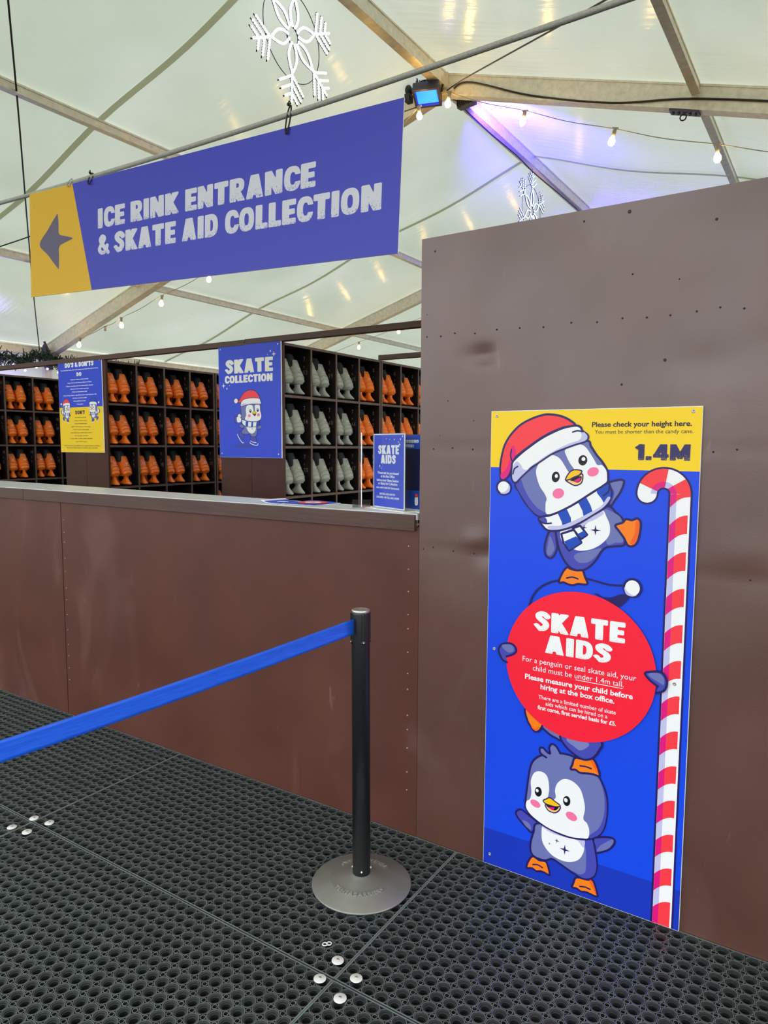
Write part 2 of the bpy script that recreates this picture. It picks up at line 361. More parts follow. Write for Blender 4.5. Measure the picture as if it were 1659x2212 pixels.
ART={"top": [("F","indigo",[(210,1188),(199,1160),(195,1133),(200,1110),(214,1102),(226,1110),(237,1136),(234,1163),(231,1189)],7),("F","grey",[(212,1175),(225,1148),(227,1130),(214,1111),(203,1119),(206,1147)],0),("F","grey",[(390,1348),(415,1359),(432,1361),(438,1353),(429,1325),(413,1299),(399,1279),(393,1316)],7),("F","indigo",[(397,1333),(410,1325),(406,1299),(398,1286)],0),("F","indigo",[(233,1194),(237,1158),(246,1127),(263,1097),(281,1079),(304,1072),(326,1076),(346,1091),(363,1112),(377,1137),(392,1152),(419,1158),(446,1166),(445,1207),(438,1241),(418,1261),(392,1279),(337,1257),(271,1210)],7),("F","grey",[(380,1268),(418,1257),(436,1236),(442,1177),(419,1169),(396,1161),(389,1186),(398,1217)],0),("F","grey",[(296,1122),(323,1133),(362,1145),(377,1148),(362,1123),(337,1101),(310,1097),(294,1109)],0),("F","white",[(245,1183),(250,1164),(262,1144),(291,1138),(314,1135),(349,1144),(379,1164),(399,1191),(400,1221),(389,1247),(376,1266),(346,1249),(311,1227),(271,1207),(249,1197)],0),("F","lav",[(276,1208),(311,1225),(350,1247),(371,1263),(380,1255),(351,1234),(329,1222),(312,1186),(295,1149),(278,1139),(268,1178)],0),("f","white",[(249,1184),(290,1200),(315,1161),(276,1132),(257,1155)],7),("f","blue",[(259,1160),(297,1180),(314,1161),(276,1134)],0),("f","white",[(285,1204),(309,1214),(332,1187),(313,1172)],7),("f","blue",[(301,1187),(321,1199),(331,1187),(313,1175)],0),("S","navy",(357,1203,17),0),("S","navy",(321,1209,10),0),("F","orange",[(417,1222),(438,1232),(448,1243),(465,1241),(481,1247),(491,1235),(490,1205),(483,1175),(469,1162),(455,1165),(444,1185),(428,1206)],7),("F","dorange",[(477,1238),(487,1235),(486,1205),(479,1175),(469,1166),(463,1174),(474,1200)],0),("F","orange",[(270,1078),(255,1056),(246,1028),(262,1029),(278,1024),(294,1024),(308,1029),(337,1032),(329,1054),(321,1073),(304,1072),(284,1074)],7),("L","navy",[(271,1044),(289,1049),(307,1045)],5),("F","grey",[(92,1342),(105,1311),(125,1279),(147,1255),(171,1237),(211,1242),(247,1257),(292,1284),(335,1314),(369,1336),(388,1350),(390,1367),(387,1388),(371,1414),(353,1435),(335,1461),(322,1478),(251,1461),(160,1407)],7),("F","indigo",[(94,1333),(105,1311),(125,1282),(147,1256),(173,1238),(198,1245),(168,1263),(139,1294),(119,1329),(109,1352)],0),("F","white",[(197,1248),(195,1278),(198,1293),(191,1309),(173,1335),(161,1371),(163,1394),(179,1416),(206,1432),(225,1430),(241,1419),(255,1399),(269,1380),(285,1387),(271,1408),(259,1430),(254,1449),(278,1463),(302,1467),(318,1459),(331,1443),(345,1422),(356,1405),(371,1404),(384,1388),(387,1367),(384,1352),(356,1331),(318,1305),(274,1276),(238,1255),(211,1245)],0),("E","black",(226,1364,13,17,-8),0),("E","white",(228,1367,5,6,0),0),("E","black",(311,1418,14,16,-8),0),("E","white",(313,1422,6,6,0),0),("E","pink",(236,1312,19,16,20),0),("E","pink",(344,1383,18,14,20),0),("F","peach",[(259,1355),(272,1359),(290,1363),(309,1376),(313,1365),(308,1347),(290,1339),(272,1346)],4),("F","black",[(274,1356),(306,1369),(308,1357),(297,1348),(283,1352)],0),("F","magenta",[(285,1353),(305,1364),(303,1354),(294,1349)],0),("F","yellow",[(258,1356),(269,1378),(285,1388),(309,1385),(301,1372),(285,1365),(272,1358)],4),("F","white",[(174,1230),(211,1241),(247,1257),(292,1283),(335,1313),(369,1336),(390,1349),(399,1333),(402,1316),(394,1292),(380,1272),(346,1249),(311,1225),(276,1206),(240,1194),(207,1192),(188,1205)],7),("f","blue",[(236,1249),(265,1264),(279,1237),(281,1209),(254,1200),(250,1222)],0),("f","blue",[(301,1286),(326,1303),(340,1279),(349,1253),(321,1235),(315,1261)],0),("F","blue",[(357,1323),(371,1334),(390,1346),(398,1333),(400,1309),(386,1285),(372,1302)],0),("F","indigo",[(175,1227),(195,1233),(202,1217),(188,1212)],0),("F","lav",[(207,1206),(248,1211),(293,1231),(337,1256),(371,1278),(391,1307),(399,1303),(380,1276),(346,1251),(311,1228),(276,1209),(240,1197),(210,1196)],0),("L","navy",[(174,1223),(193,1214),(216,1216)],5),("L","navy",[(378,1311),(393,1324),(395,1341)],5),("F","red",[(37,1369),(40,1350),(57,1355),(68,1370),(74,1397),(80,1416),(107,1439),(140,1463),(177,1488),(214,1507),(250,1520),(285,1525),(263,1544),(235,1556),(203,1561),(180,1560),(143,1549),(105,1530),(74,1501),(52,1467),(41,1429),(36,1392)],7),("F","magenta",[(75,1460),(84,1460),(90,1443),(87,1427),(76,1409),(73,1388),(65,1367),(54,1355),(42,1353),(38,1367),(56,1385),(69,1416),(71,1443)],0),("L","navy",[(75,1450),(72,1429),(78,1412)],5),("F","white",[(81,1411),(107,1436),(140,1461),(177,1486),(214,1505),(250,1519),(285,1525),(301,1520),(308,1508),(323,1497),(325,1486),(315,1476),(287,1467),(251,1454),(215,1439),(179,1416),(141,1389),(108,1359),(92,1342),(80,1349),(76,1370),(77,1393)],7),("F","lav",[(83,1397),(95,1411),(110,1398),(118,1386),(138,1389),(179,1422),(224,1449),(265,1469),(295,1479),(305,1491),(303,1510),(321,1497),(323,1486),(314,1477),(287,1469),(251,1456),(215,1441),(179,1418),(141,1391),(108,1361),(92,1345),(82,1351),(79,1370)],0),("L","navy",[(277,1505),(292,1509),(309,1506)],5),("L","navy",[(98,1395),(86,1386),(82,1370)],5),("E","white",(50,1325,24,23,0),7),("F","lav",[(67,1337),(73,1326),(69,1310),(53,1303),(38,1306),(55,1311),(66,1323)],0)],"middle": [("L","navy",[(149,938),(160,972),(183,1003),(216,1024),(244,1034)],6),("L","navy",[(334,1050),(369,1044),(404,1038),(446,1040)],6),("F","navy",[(362,1004),(370,1006),(388,998),(414,1000),(443,1013),(466,1009),(452,985),(431,972),(397,990)],0),("E","white",(475,1036,25,27,0),7),("F","lav",[(452,1037),(459,1025),(476,1014),(490,1016),(476,1010),(459,1014),(452,1027)],0),("F","orange",[(144,589),(152,554),(165,533),(180,519),(194,525),(204,541),(227,575),(168,610)],7),("F","dorange",[(152,578),(165,543),(180,529),(196,542),(192,532),(180,523),(167,534)],0),("F","grey",[(204,544),(228,523),(252,514),(276,510),(312,541),(246,560)],7),("F","indigo",[(266,523),(285,494),(313,475),(341,465),(364,471),(381,486),(394,510),(400,533),(369,577),(288,550)],7),("F","lgrey",[(287,517),(313,500),(331,492),(351,504),(359,522),(312,541)],0),("E","disc",(328,763,226,243,0),0),("F","indigo",[(62,797),(85,804),(103,797),(109,781),(98,768),(75,755),(77,737),(61,743),(49,763),(46,779),(54,792)],0),("L","navy",[(77,737),(61,743),(49,763),(46,779),(54,792),(62,798),(85,804),(103,797),(109,781),(98,768),(75,757)],7),("F","grey",[(57,793),(85,800),(98,794),(100,780),(85,772),(68,778)],0),("F","indigo",[(523,783),(541,790),(565,792),(579,782),(585,761),(577,738),(556,726),(560,748),(538,762),(524,772)],0),("L","navy",[(555,726),(577,738),(585,761),(579,782),(565,793),(541,790),(523,783),(526,773),(540,760),(560,748)],7),("F","grey",[(531,781),(545,787),(565,787),(576,775),(576,756),(558,763),(540,771)],0)],"bottom": [("F","indigo",[(121,224),(137,234),(164,222),(197,204),(187,184),(175,164),(153,179),(130,197),(119,212)],7),("F","grey",[(142,196),(157,198),(170,189),(173,173),(155,180)],0),("F","indigo",[(376,207),(402,221),(433,230),(448,228),(449,214),(434,191),(412,175),(391,165),(387,188)],7),("F","grey",[(395,171),(403,190),(420,208),(442,226),(445,215),(432,193),(412,178)],0),("F","orange",[(182,82),(168,62),(161,40),(163,33),(181,39),(196,34),(210,39),(225,39),(242,37),(237,62),(227,79),(205,76)],7),("L","navy",[(183,53),(200,58),(217,54)],5),("F","orange",[(332,60),(323,38),(319,22),(335,23),(349,18),(367,22),(401,20),(396,44),(386,69),(366,65)],7),("F","dorange",[(375,65),(384,66),(394,43),(398,23),(387,41)],0),("L","navy",[(344,34),(362,38),(378,36)],5),("F","grey",[(197,204),(183,168),(174,131),(174,101),(185,85),(209,81),(229,84),(250,96),(277,88),(315,74),(343,66),(366,67),(388,84),(396,111),(396,139),(390,170),(382,201),(375,210),(292,216)],7),("F","indigo",[(354,199),(361,156),(362,114),(360,89),(343,75),(319,78),(343,68),(366,69),(387,85),(395,110),(394,138),(388,169),(381,200),(375,209)],0),("F","white",[(214,200),(211,172),(215,144),(233,120),(257,106),(291,102),(319,110),(341,128),(354,159),(353,187),(353,197),(312,193),(274,194),(236,199)],0),("F","lav",[(213,197),(246,185),(293,185),(330,187),(352,170),(353,197),(312,193),(274,194),(236,199)],0),("S","navy",(291,142,18),0),("S","navy",(264,164,9),0),("S","navy",(239,146,5),0),("F","grey",[(211,446),(230,455),(267,465),(309,465),(351,451),(387,426),(408,394),(420,360),(423,320),(420,277),(412,247),(398,224),(376,208),(349,197),(312,191),(274,191),(236,197),(202,208),(172,224),(154,244),(152,268),(156,313),(161,359),(166,391),(175,415),(192,434)],7),("F","grey",[(220,439),(201,448),(197,463),(208,469),(222,458),(233,456),(229,474),(238,488),(253,484),(267,464),(249,448)],0),("L","navy",[(220,439),(201,448),(197,463),(208,469),(222,458),(233,456),(229,474),(238,489),(253,484),(267,464)],7),("F","indigo",[(393,416),(408,380),(415,336),(412,289),(397,247),(371,218),(372,208),(397,225),(411,247),(419,277),(422,319),(418,360),(406,394)],0),("F","white",[(169,343),(178,372),(193,384),(212,385),(227,371),(233,334),(230,299),(243,298),(256,311),(253,334),(258,357),(274,377),(293,384),(316,379),(337,361),(349,327),(353,300),(349,266),(361,255),(369,234),(366,207),(348,200),(312,193),(274,194),(236,199),(202,211),(172,227),(155,247),(156,269),(168,282),(172,308)],0),("E","black",(196,314,12,17,-6),0),("E","white",(192,317,5,6,0),0),("E","black",(293,310,12,17,-6),0),("E","white",(290,312,6,7,0),0),("E","pink",(187,270,18,12,-15),0),("E","pink",(310,263,19,14,-15),0),("F","peach",[(222,277),(239,275),(271,285),(268,270),(254,258),(234,259),(224,269)],4),("F","black",[(225,277),(243,278),(266,281),(256,267),(237,267)],0),("F","magenta",[(232,271),(253,275),(246,265),(238,267)],0),("F","yellow",[(214,289),(224,297),(236,305),(253,298),(272,288),(258,280),(234,279),(219,282)],4),("F","orange",[(316,462),(308,438),(303,421),(319,423),(333,417),(356,421),(378,423),(396,423),(389,449),(375,471),(346,464)],7),("F","dorange",[(366,467),(375,468),(387,446),(392,426),(380,442)],0),("L","navy",[(333,440),(351,442),(369,440)],5)],"skater": [("F","indigo",[(189,254),(161,256),(161,302),(180,300),(192,320),(217,318),(230,289),(238,272),(224,260)],4),("F","white",[(182,295),(219,291),(221,262),(186,258)],0),("F","white",[(191,301),(200,316),(217,315),(222,297)],0),("F","grey",[(206,237),(221,244),(249,237),(254,221),(231,215),(211,222)],4),("F","grey",[(382,222),(405,234),(427,226),(424,214),(399,205),(382,210)],4),("F","indigo",[(213,193),(247,172),(247,139),(240,130),(218,147),(200,168)],4),("L","white",[(184,170),(195,151),(217,122),(236,107),(246,109)],5),("F","indigo",[(315,152),(361,152),(373,123),(369,111),(319,117),(312,135)],4),("L","white",[(307,108),(329,98),(363,90),(385,92),(388,102)],5),("L","white",[(314,120),(341,112),(372,110)],4),("F","grey",[(249,239),(254,214),(231,197),(233,176),(269,168),(309,172),(320,156),(342,150),(370,156),(381,181),(385,214),(377,226),(333,224),(277,228)],4),("F","white",[(282,224),(332,222),(366,224),(366,197),(342,177),(315,177),(293,193),(282,210)],0),("S","navy",(335,208,8),0),("F","grey",[(224,373),(226,338),(228,297),(238,276),(278,266),(333,259),(389,261),(411,271),(425,295),(419,328),(413,381),(370,385),(314,386),(270,381)],4),("F","white",[(273,342),(280,371),(303,382),(336,378),(347,353),(351,332),(362,333),(363,357),(365,377),(391,381),(410,373),(413,340),(420,320),(424,295),(411,273),(389,264),(333,262),(278,269),(264,284),(276,309)],0),("E","black",(318,337,11,13,0),0),("E","black",(390,342,10,13,0),0),("E","white",(318,342,4,4,0),0),("E","white",(390,347,4,4,0),0),("E","pink",(307,303,14,11,0),0),("E","pink",(397,308,14,11,0),0),("F","black",[(339,316),(357,313),(375,319),(363,299)],0),("F","yellow",[(334,321),(357,336),(377,322),(360,314)],2),("F","white",[(238,276),(278,266),(333,259),(389,261),(407,268),(402,242),(388,228),(332,221),(277,225),(243,241),(234,260)],4),("f","blue",[(272,266),(297,262),(293,225),(268,230)],0),("f","blue",[(328,259),(346,259),(341,222),(324,221)],0),("F","blue",[(381,260),(405,266),(396,234),(374,226)],0),("F","hat",[(194,405),(214,421),(232,445),(261,471),(295,484),(328,487),(366,479),(393,458),(412,423),(371,428),(315,429),(271,424),(240,414),(225,400),(208,400)],4),("F","white",[(225,396),(243,416),(276,426),(327,430),(371,429),(409,423),(419,405),(424,391),(413,381),(370,383),(314,384),(270,379),(236,371),(223,373)],4),("F","lav",[(226,380),(259,393),(292,388),(337,393),(416,391),(413,382),(370,385),(314,386),(270,381),(236,373)],0),("E","white",(176,413,21,19,0),4)]}
# ---------------------------------------------------------------- materials
M={}
M['brown']=brown_paint('brown_paint',(90,56,46),.36,.30,.95)
M['counterbrown']=brown_paint('counter_paint',(90,52,42),.42,.30,.38)
M['rackbrown']=pm('rack_paint',(26,17,15),.5,noise=.25,nscale=9,bump=.1,bscale=80)
M['rackedge']=pm('worn_rack_edge',(104,82,70),.6,noise=.3,nscale=30)
M['counterpanel']=pm('rack_end_paint',(76,44,38),.5,spec=.25,noise=.15,nscale=4)
def thin_clear(name):
    m,N,L=nt(name); N.remove(N['Principled BSDF']); t=N.new('ShaderNodeBsdfTransparent'); t.inputs[0].default_value=(.96,.97,.97,1); g=N.new('ShaderNodeBsdfGlossy'); g.inputs['Roughness'].default_value=.04
    f=N.new('ShaderNodeLayerWeight'); f.inputs[0].default_value=.5; q=N.new('ShaderNodeMath'); q.operation='POWER'; q.inputs[1].default_value=4; L.new(f.outputs['Facing'],q.inputs[0]); k=N.new('ShaderNodeMath'); k.operation='MULTIPLY_ADD'; k.inputs[1].default_value=.5; k.inputs[2].default_value=.035; L.new(q.outputs[0],k.inputs[0]); x=N.new('ShaderNodeMixShader'); L.new(k.outputs[0],x.inputs[0]); L.new(t.outputs[0],x.inputs[1]); L.new(g.outputs[0],x.inputs[2]); L.new(x.outputs[0],N['Material Output'].inputs['Surface']); return m
M['worktop']=pm('worktop_laminate',(214,218,218),.28,noise=.05,nscale=5)
M['fascia']=pm('counter_fascia',(82,55,47),.5,noise=.18,nscale=14,bump=.12,bscale=60,stretch=(.15,1,1))
M['alu']=pm('weathered_aluminium',(224,217,200),.38,metal=.4,noise=.16,nscale=16,bump=.05,bscale=30)
M['rubber']=pm('black_rubber',(44,49,51),.40,spec=1.0,noise=.3,nscale=7)
M['palerubber']=pm('pale_rubber_ridge',(116,126,126),.5,spec=.5,noise=.25,nscale=9)  # paler rubber for ridge, vertex ring and rim tops
M['turf']=pm('straw_turf',(92,86,66),.9,noise=.5,nscale=420,bump=.5,bscale=500,dark=(30,30,26))
M['black']=pm('black_plastic',(24,26,28),.4)
M['postblack']=pm('powder_coat_black',(22,26,30),.36,spec=.6,bump=.03,bscale=400)
M['castiron']=pm('cast_base_grey',(150,150,145),.40,metal=.55,noise=.12,nscale=9)
M['castlit']=pm('highlit_raised_metal',(196,196,190),.35,metal=.6)  # brighter metal: highlights on the raised letters put into the colour
M['chrome']=pm('scuffed_chrome',(236,236,230),.24,metal=.85,noise=.15,nscale=70)
M['belt']=pm('blue_webbing',(28,100,255),.45,noise=.22,nscale=70,bump=.12,bscale=160,stretch=(1,.03,2))
M['white']=pm('white_plastic',(236,236,232),.35)
M['steel']=pm('steel',(170,172,172),.3,metal=.9)
M['screw']=pm('screw_head',(196,190,176),.35,metal=.7)
M['screwdark']=pm('painted_screw',(44,30,28),.5)
M['clear']=thin_clear('clear_acrylic')
M['wire']=pm('cable_black',(18,18,20),.5)
M['rope']=pm('steel_cable_sheath',(168,168,160),.5,noise=.2,nscale=160,bump=.35,bscale=300,metal=.2)
M['brownwire']=pm('brown_flex',(160,152,134),.5)
M['bulb']=pm('bulb_glow',(255,230,180),.3,emit=(255,200,105),es=70)
M['led']=pm('led_white',(240,250,255),.3,emit=(222,242,255),es=5)
M['ledblue']=pm('led_cool',(225,240,255),.3,emit=(170,205,255),es=4)
M['floodface']=pm('flood_face',(60,130,255),.3,emit=(16,70,255),es=7)
M['fairy']=pm('fairy_glow',(220,200,255),.3,emit=(200,180,255),es=6)
M['floodbody']=pm('flood_body',(70,70,92),.4,metal=.3)
M['leaf']=pm('garland_needles',(36,58,34),.6,noise=.4,nscale=40)
M['orange']=pm('orange_shell',(255,122,26),.36,spec=.5,noise=.05,nscale=8)
M['greysk']=pm('grey_shell',(166,168,156),.38,noise=.06,nscale=8)
M['liner']=pm('liner_black',(62,64,68),.6)
M['blade']=pm('blade_dark_steel',(70,66,62),.35,metal=.7)
M['chalk']=pm('chalk_pen',(176,160,152),.8)
M['decal']=pm('white_paint_pen',(250,232,220),.6)
M['boardedge']=pm('board_core',(236,238,238),.5)
# tent skin: translucent PVC, soft sheen, fine horizontal creases
m,N,L=nt('tent_skin'); N.remove(N['Principled BSDF'])
out=N['Material Output']; tr=N.new('ShaderNodeBsdfTranslucent'); df=N.new('ShaderNodeBsdfDiffuse'); gl=N.new('ShaderNodeBsdfGlossy'); gl.inputs['Roughness'].default_value=.19
tc=N.new('ShaderNodeTexCoord'); n=N.new('ShaderNodeTexNoise'); n.inputs['Scale'].default_value=.5; n.inputs['Detail'].default_value=5; L.new(tc.outputs['Object'],n.inputs['Vector'])
r=N.new('ShaderNodeValToRGB'); r.color_ramp.elements[0].position=.35; r.color_ramp.elements[1].position=.7
r.color_ramp.elements[0].color=(.165,.184,.145,1); r.color_ramp.elements[1].color=(.215,.231,.198,1); L.new(n.outputs['Fac'],r.inputs[0])
n3=N.new('ShaderNodeTexNoise'); n3.inputs['Scale'].default_value=9; n3.inputs['Detail'].default_value=2
mp3=N.new('ShaderNodeMapping'); mp3.inputs['Scale'].default_value=(1,.18,1); mp3.inputs['Rotation'].default_value=(0,0,.5); L.new(tc.outputs['Object'],mp3.inputs[0]); L.new(mp3.outputs[0],n3.inputs['Vector'])
r3=N.new('ShaderNodeValToRGB'); r3.color_ramp.elements[0].position=.735; r3.color_ramp.elements[1].position=.77; r3.color_ramp.elements[0].color=(0,0,0,1); r3.color_ramp.elements[1].color=(.5,.5,.5,1); L.new(n3.outputs['Fac'],r3.inputs[0])
mx=N.new('ShaderNodeMixRGB'); L.new(r3.outputs[0],mx.inputs[0]); L.new(r.outputs[0],mx.inputs[1]); mx.inputs[2].default_value=(.13,.146,.112,1)
L.new(mx.outputs[0],tr.inputs[0]); df.inputs[0].default_value=(.44,.45,.41,1); gl.inputs[0].default_value=(.9,.9,.85,1)
mp=N.new('ShaderNodeMapping'); mp.inputs['Scale'].default_value=(.35,4.5,.35); L.new(tc.outputs['Object'],mp.inputs[0])
n2=N.new('ShaderNodeTexNoise'); n2.inputs['Scale'].default_value=3.4; n2.inputs['Detail'].default_value=5; L.new(mp.outputs[0],n2.inputs['Vector'])
bp=N.new('ShaderNodeBump'); bp.inputs['Strength'].default_value=.35; bp.inputs['Distance'].default_value=.02; L.new(n2.outputs['Fac'],bp.inputs['Height'])
L.new(bp.outputs[0],gl.inputs['Normal'])
ad=N.new('ShaderNodeAddShader'); L.new(tr.outputs[0],ad.inputs[0]); L.new(df.outputs[0],ad.inputs[1])
mxs=N.new('ShaderNodeMixShader'); fr=N.new('ShaderNodeFresnel'); fr.inputs[0].default_value=1.42; L.new(bp.outputs[0],fr.inputs['Normal'])
L.new(fr.outputs[0],mxs.inputs[0]); L.new(ad.outputs[0],mxs.inputs[1]); L.new(gl.outputs[0],mxs.inputs[2]); L.new(mxs.outputs[0],out.inputs['Surface'])
M['skin']=m
m,N,L=nt('skin_seam'); N.remove(N['Principled BSDF']); tr=N.new('ShaderNodeBsdfTranslucent'); tr.inputs[0].default_value=(.36,.365,.26,1); df=N.new('ShaderNodeBsdfDiffuse'); df.inputs[0].default_value=(.22,.22,.16,1)
ad=N.new('ShaderNodeAddShader'); L.new(tr.outputs[0],ad.inputs[0]); L.new(df.outputs[0],ad.inputs[1]); L.new(ad.outputs[0],N['Material Output'].inputs['Surface']); M['seam']=m
# ---------------------------------------------------------------- tent
XR,ZR,SL=-3.80,5.43,.3045; XL,XE=-11.40,3.80; Y0,Y1=-5.2,14.8
FR=(-.2,4.8,9.8)
def zs(x): return ZR-SL*abs(x-XR)
def zskin(x,y):
    a=abs(math.sin(PI*(y-4.8)/5.0)); b=math.sin(PI*(x-XR)/2.533)
    return zs(x)-.06*a*b*b
PURL=[XR+k*2.533 for k in (-2,-1,1,2)]
mb=MB(); xs=[XL+(XE-XL)*i/72 for i in range(73)]; ys=[Y0+(Y1-Y0)*j/80 for j in range(81)]
mb.add([(x,y,zskin(x,y)) for y in ys for x in xs],[(j*73+i,(j+1)*73+i,(j+1)*73+i+1,j*73+i+1) for j in range(80) for i in range(72)],0,True)
ceil=tag(mb.build('ceiling',M['skin']),'white translucent tent roof skin over the whole hall','roof',kind='structure')
for ysm in (2.36,7.3):
    mb=MB(); vs=[]; 
    for x in xs: vs+=[(x,ysm-.035,zskin(x,ysm)-.012),(x,ysm+.035,zskin(x,ysm)-.012)]
    mb.add(vs,[(2*i,2*i+1,2*i+3,2*i+2) for i in range(72)],0,True); mb.build('seam',M['seam'],ceil)
def wallskin(name,label,vs):
    mb=MB(); mb.add(vs,[(0,1,2,3)]); return tag(mb.build(name,M['skin']),label,'tent wall',kind='structure')
wallskin('wall_left','white tent side wall under the far left eave',[(XL-.12,Y0,-.02),(XL-.12,Y1,-.02),(XL-.005,Y1,3.115),(XL-.005,Y0,3.115)])
mb=MB(); mb.add([(XL,Y1,-.02),(XE,Y1,-.02),(XE,Y1,3.1),(XR,Y1,ZR),(XL,Y1,3.1)],[(0,1,2,3,4)]); tag(mb.build('wall_back',M['skin']),'white tent gable wall at the far end','tent wall',kind='structure')
mb=MB(); mb.add([(-60,-60,-.022),(60,-60,-.022),(60,60,-.022),(-60,60,-.022)],[(0,1,2,3)]); tag(mb.build('floor',M['turf']),'straw coloured turf ground under the rubber mats','ground',kind='structure')
def beam(name,label,a,b,w,h,M_=None,cat='roof beam',inset=.03):
    """box beam whose top edge runs from a to b"""
    A_,B_=Vector(a),Vector(b); t=(B_-A_).normalized(); side=t.cross(Vector((0,0,1))).normalized(); up=side.cross(t)
    vs=[]
    for P in (A_,B_):
        for s,q in ((-1,0),(1,0),(1,-1),(-1,-1)): vs.append(P+side*(s*w/2)+up*(q*h))
    mb=MB(); fs=[(0,1,2,3),(7,6,5,4)]+[(i,4+i,4+(i+1)%4,(i+1)%4) for i in range(4)]
    mb.add(vs,[tuple(reversed(f)) for f in fs])
    # keder grooves: thin raised rails along both web edges
    for s in (-1,1):
        for q in (0,-1):
            vv=[]
            for P in (A_,B_):
                for ss,qq in ((0,0),(1,0),(1,1),(0,1)): vv.append(P+side*(s*(w/2+ss*.006))+up*(q*h+(-qq if q==0 else qq)*.018))
            f2=[(0,1,2,3),(7,6,5,4)]+[(i,4+i,4+(i+1)%4,(i+1)%4) for i in range(4)]
            mb.add(vv,f2 if s*(1 if q else -1)<0 else [tuple(reversed(f)) for f in f2])
    o=mb.build(name,M_ or M['alu']); return tag(o,label,cat,kind='structure')
fl={-.2:'overhead frame nearest the entrance',4.8:'frame with the blue floodlight',9.8:'frame behind the skate racks'}
for y in FR:
    beam('roof_rafter','left aluminium rafter of the '+fl[y],(XR-.02,y,ZR-.02),(XL,y,zs(XL)-.02),.11,.21)
    beam('roof_rafter','right aluminium rafter of the '+fl[y],(XR+.02,y,ZR-.02),(XE,y,zs(XE)-.02),.11,.21)
def bays(x,w,h,nm,lb,z=None):
    e=[Y0]+list(FR)+[Y1]
    for i,(a,b) in enumerate(zip(e[:-1],e[1:])):
        beam(nm,lb[i],(x,a+.056,(zs(x) if z is None else z)-.015),(x,b-.056,(zs(x) if z is None else z)-.015),w,h)
bn=('in the entrance bay','in the bay above the blue sign','between floodlight frame and far frame','in the farthest bay')
bays(XR,.09,.15,'ridge_beam',['aluminium ridge beam '+b for b in bn])
for k,x in enumerate(PURL): bays(x,.06,.09,'roof_purlin',[('lower left','upper left','upper right','lower right')[k]+' thin aluminium roof purlin '+b for b in bn])
bays(XL,.09,.13,'eave_beam',['aluminium eave beam at the left wall '+b for b in bn],3.10)
for y in FR: 
    mb=MB(); mb.box((XL-.06,y-.06,-.02),(XL+.06,y+.06,3.02)); tag(mb.build('tent_leg',M['alu']),'left aluminium tent leg of the '+fl[y],'tent leg',kind='structure')
    mb=MB(); mb.box((XE-.06,y-.06,-.02),(XE+.06,y+.06,3.02)); tag(mb.build('tent_leg',M['alu']),'right aluminium tent leg of the '+fl[y],'tent leg',kind='structure')
# node plate at the ridge of the floodlight frame
mb=MB(); mb.box((XR-.075,4.725,ZR-.30),(XR+.075,4.742,ZR-.03)); mb.box((XR-.15,4.70,ZR-.25),(XR+.15,4.735,ZR-.22)); 
tag(mb.build('node_plate',M['alu']),'aluminium connector plate at the ridge above the floodlight','bracket',kind='structure')
# ---------------------------------------------------------------- brown partition (right) with dents and screws
WX0,WX1,WZ=-1.268,1.30,2.178
def hgt(x,z):
    h=0.0
    g=lambda cx,cz,sx,sz:math.exp(-((x-cx)/sx)**2-((z-cz)/sz)**2)
    h-=.006*g(-1.03,1.765,.055,.028)*(1 if z>1.742 else max(0,1-(1.742-z)/.008))*(1 if x<-.99 else max(0,1-(x+.99)/.012))
    if z<1.742: h+=.0022*math.exp(-((x+.975)/.012)**2)*min(1,(1.742-z)/.03)
    h+=.003*g(-1.045,1.14,.05,.03)-.004*g(-1.0,1.10,.04,.04)
    h-=.002*g(-.35,1.70,.09,.05); h-=.002*g(-.17,1.74,.10,.06)
    h+=.0014*g(-.22,1.16,.09,.06)-.0012*g(-.2,1.10,.1,.05)
    h-=.0006*math.exp(-((z-1.455)/.012)**2); h-=.0006*math.exp(-((z-1.10)/.012)**2)
    h+=.002*math.sin(5*x+1.3)*math.sin(3.1*z)
    return -1.9*h
nx,nz=128,110
mb=MB(); vs=[]
for j in range(nz+1):
    for i in range(nx+1):
        x=WX0+(WX1-WX0)*i/nx; z=-.018+(WZ+.018)*j/nz; e=min(x-WX0,WX1-x,z+.018,WZ-z); vs.append((x,hgt(x,z)*min(1,max(0,e/.05)),z))
mb.add(vs,[(j*(nx+1)+i,j*(nx+1)+i+1,(j+1)*(nx+1)+i+1,(j+1)*(nx+1)+i) for j in range(nz) for i in range(nx)],0,True)
b=.045; mb.add([(WX0,0,-.018),(WX1,0,-.018),(WX1,0,WZ),(WX0,0,WZ),(WX0,b,-.018),(WX1,b,-.018),(WX1,b,WZ),(WX0,b,WZ)],[(4,7,6,5),(0,4,5,1),(1,5,6,2),(2,6,7,3),(3,7,4,0)])
wr=tag(mb.build('wall_right',M['brown']),'tall dark brown painted board wall behind the height sign','wall',kind='structure')
mb=MB()
for z,xx in ((1.846,(-1.245,-1.19,-1.136,-1.06,-.98,-.9,-.82,-.73,-.65,-.575,-.505,-.44,-.37,-.31,-.25)),(1.452,(-1.24,-1.215,-1.14,-1.062,-.31,-.25)),(1.10,(-1.25,-1.211,-1.13,-1.05,-.2))):
    for x in xx: 
        z2=z+random.uniform(-.006,.006); mb.lathe([(.0030,0),(.0030,.0008),(.0,.0012)],8,0,Matrix.Translation((x,hgt(x,z2)-.0004,z2))@Matrix.Rotation(PI/2,4,'X'))
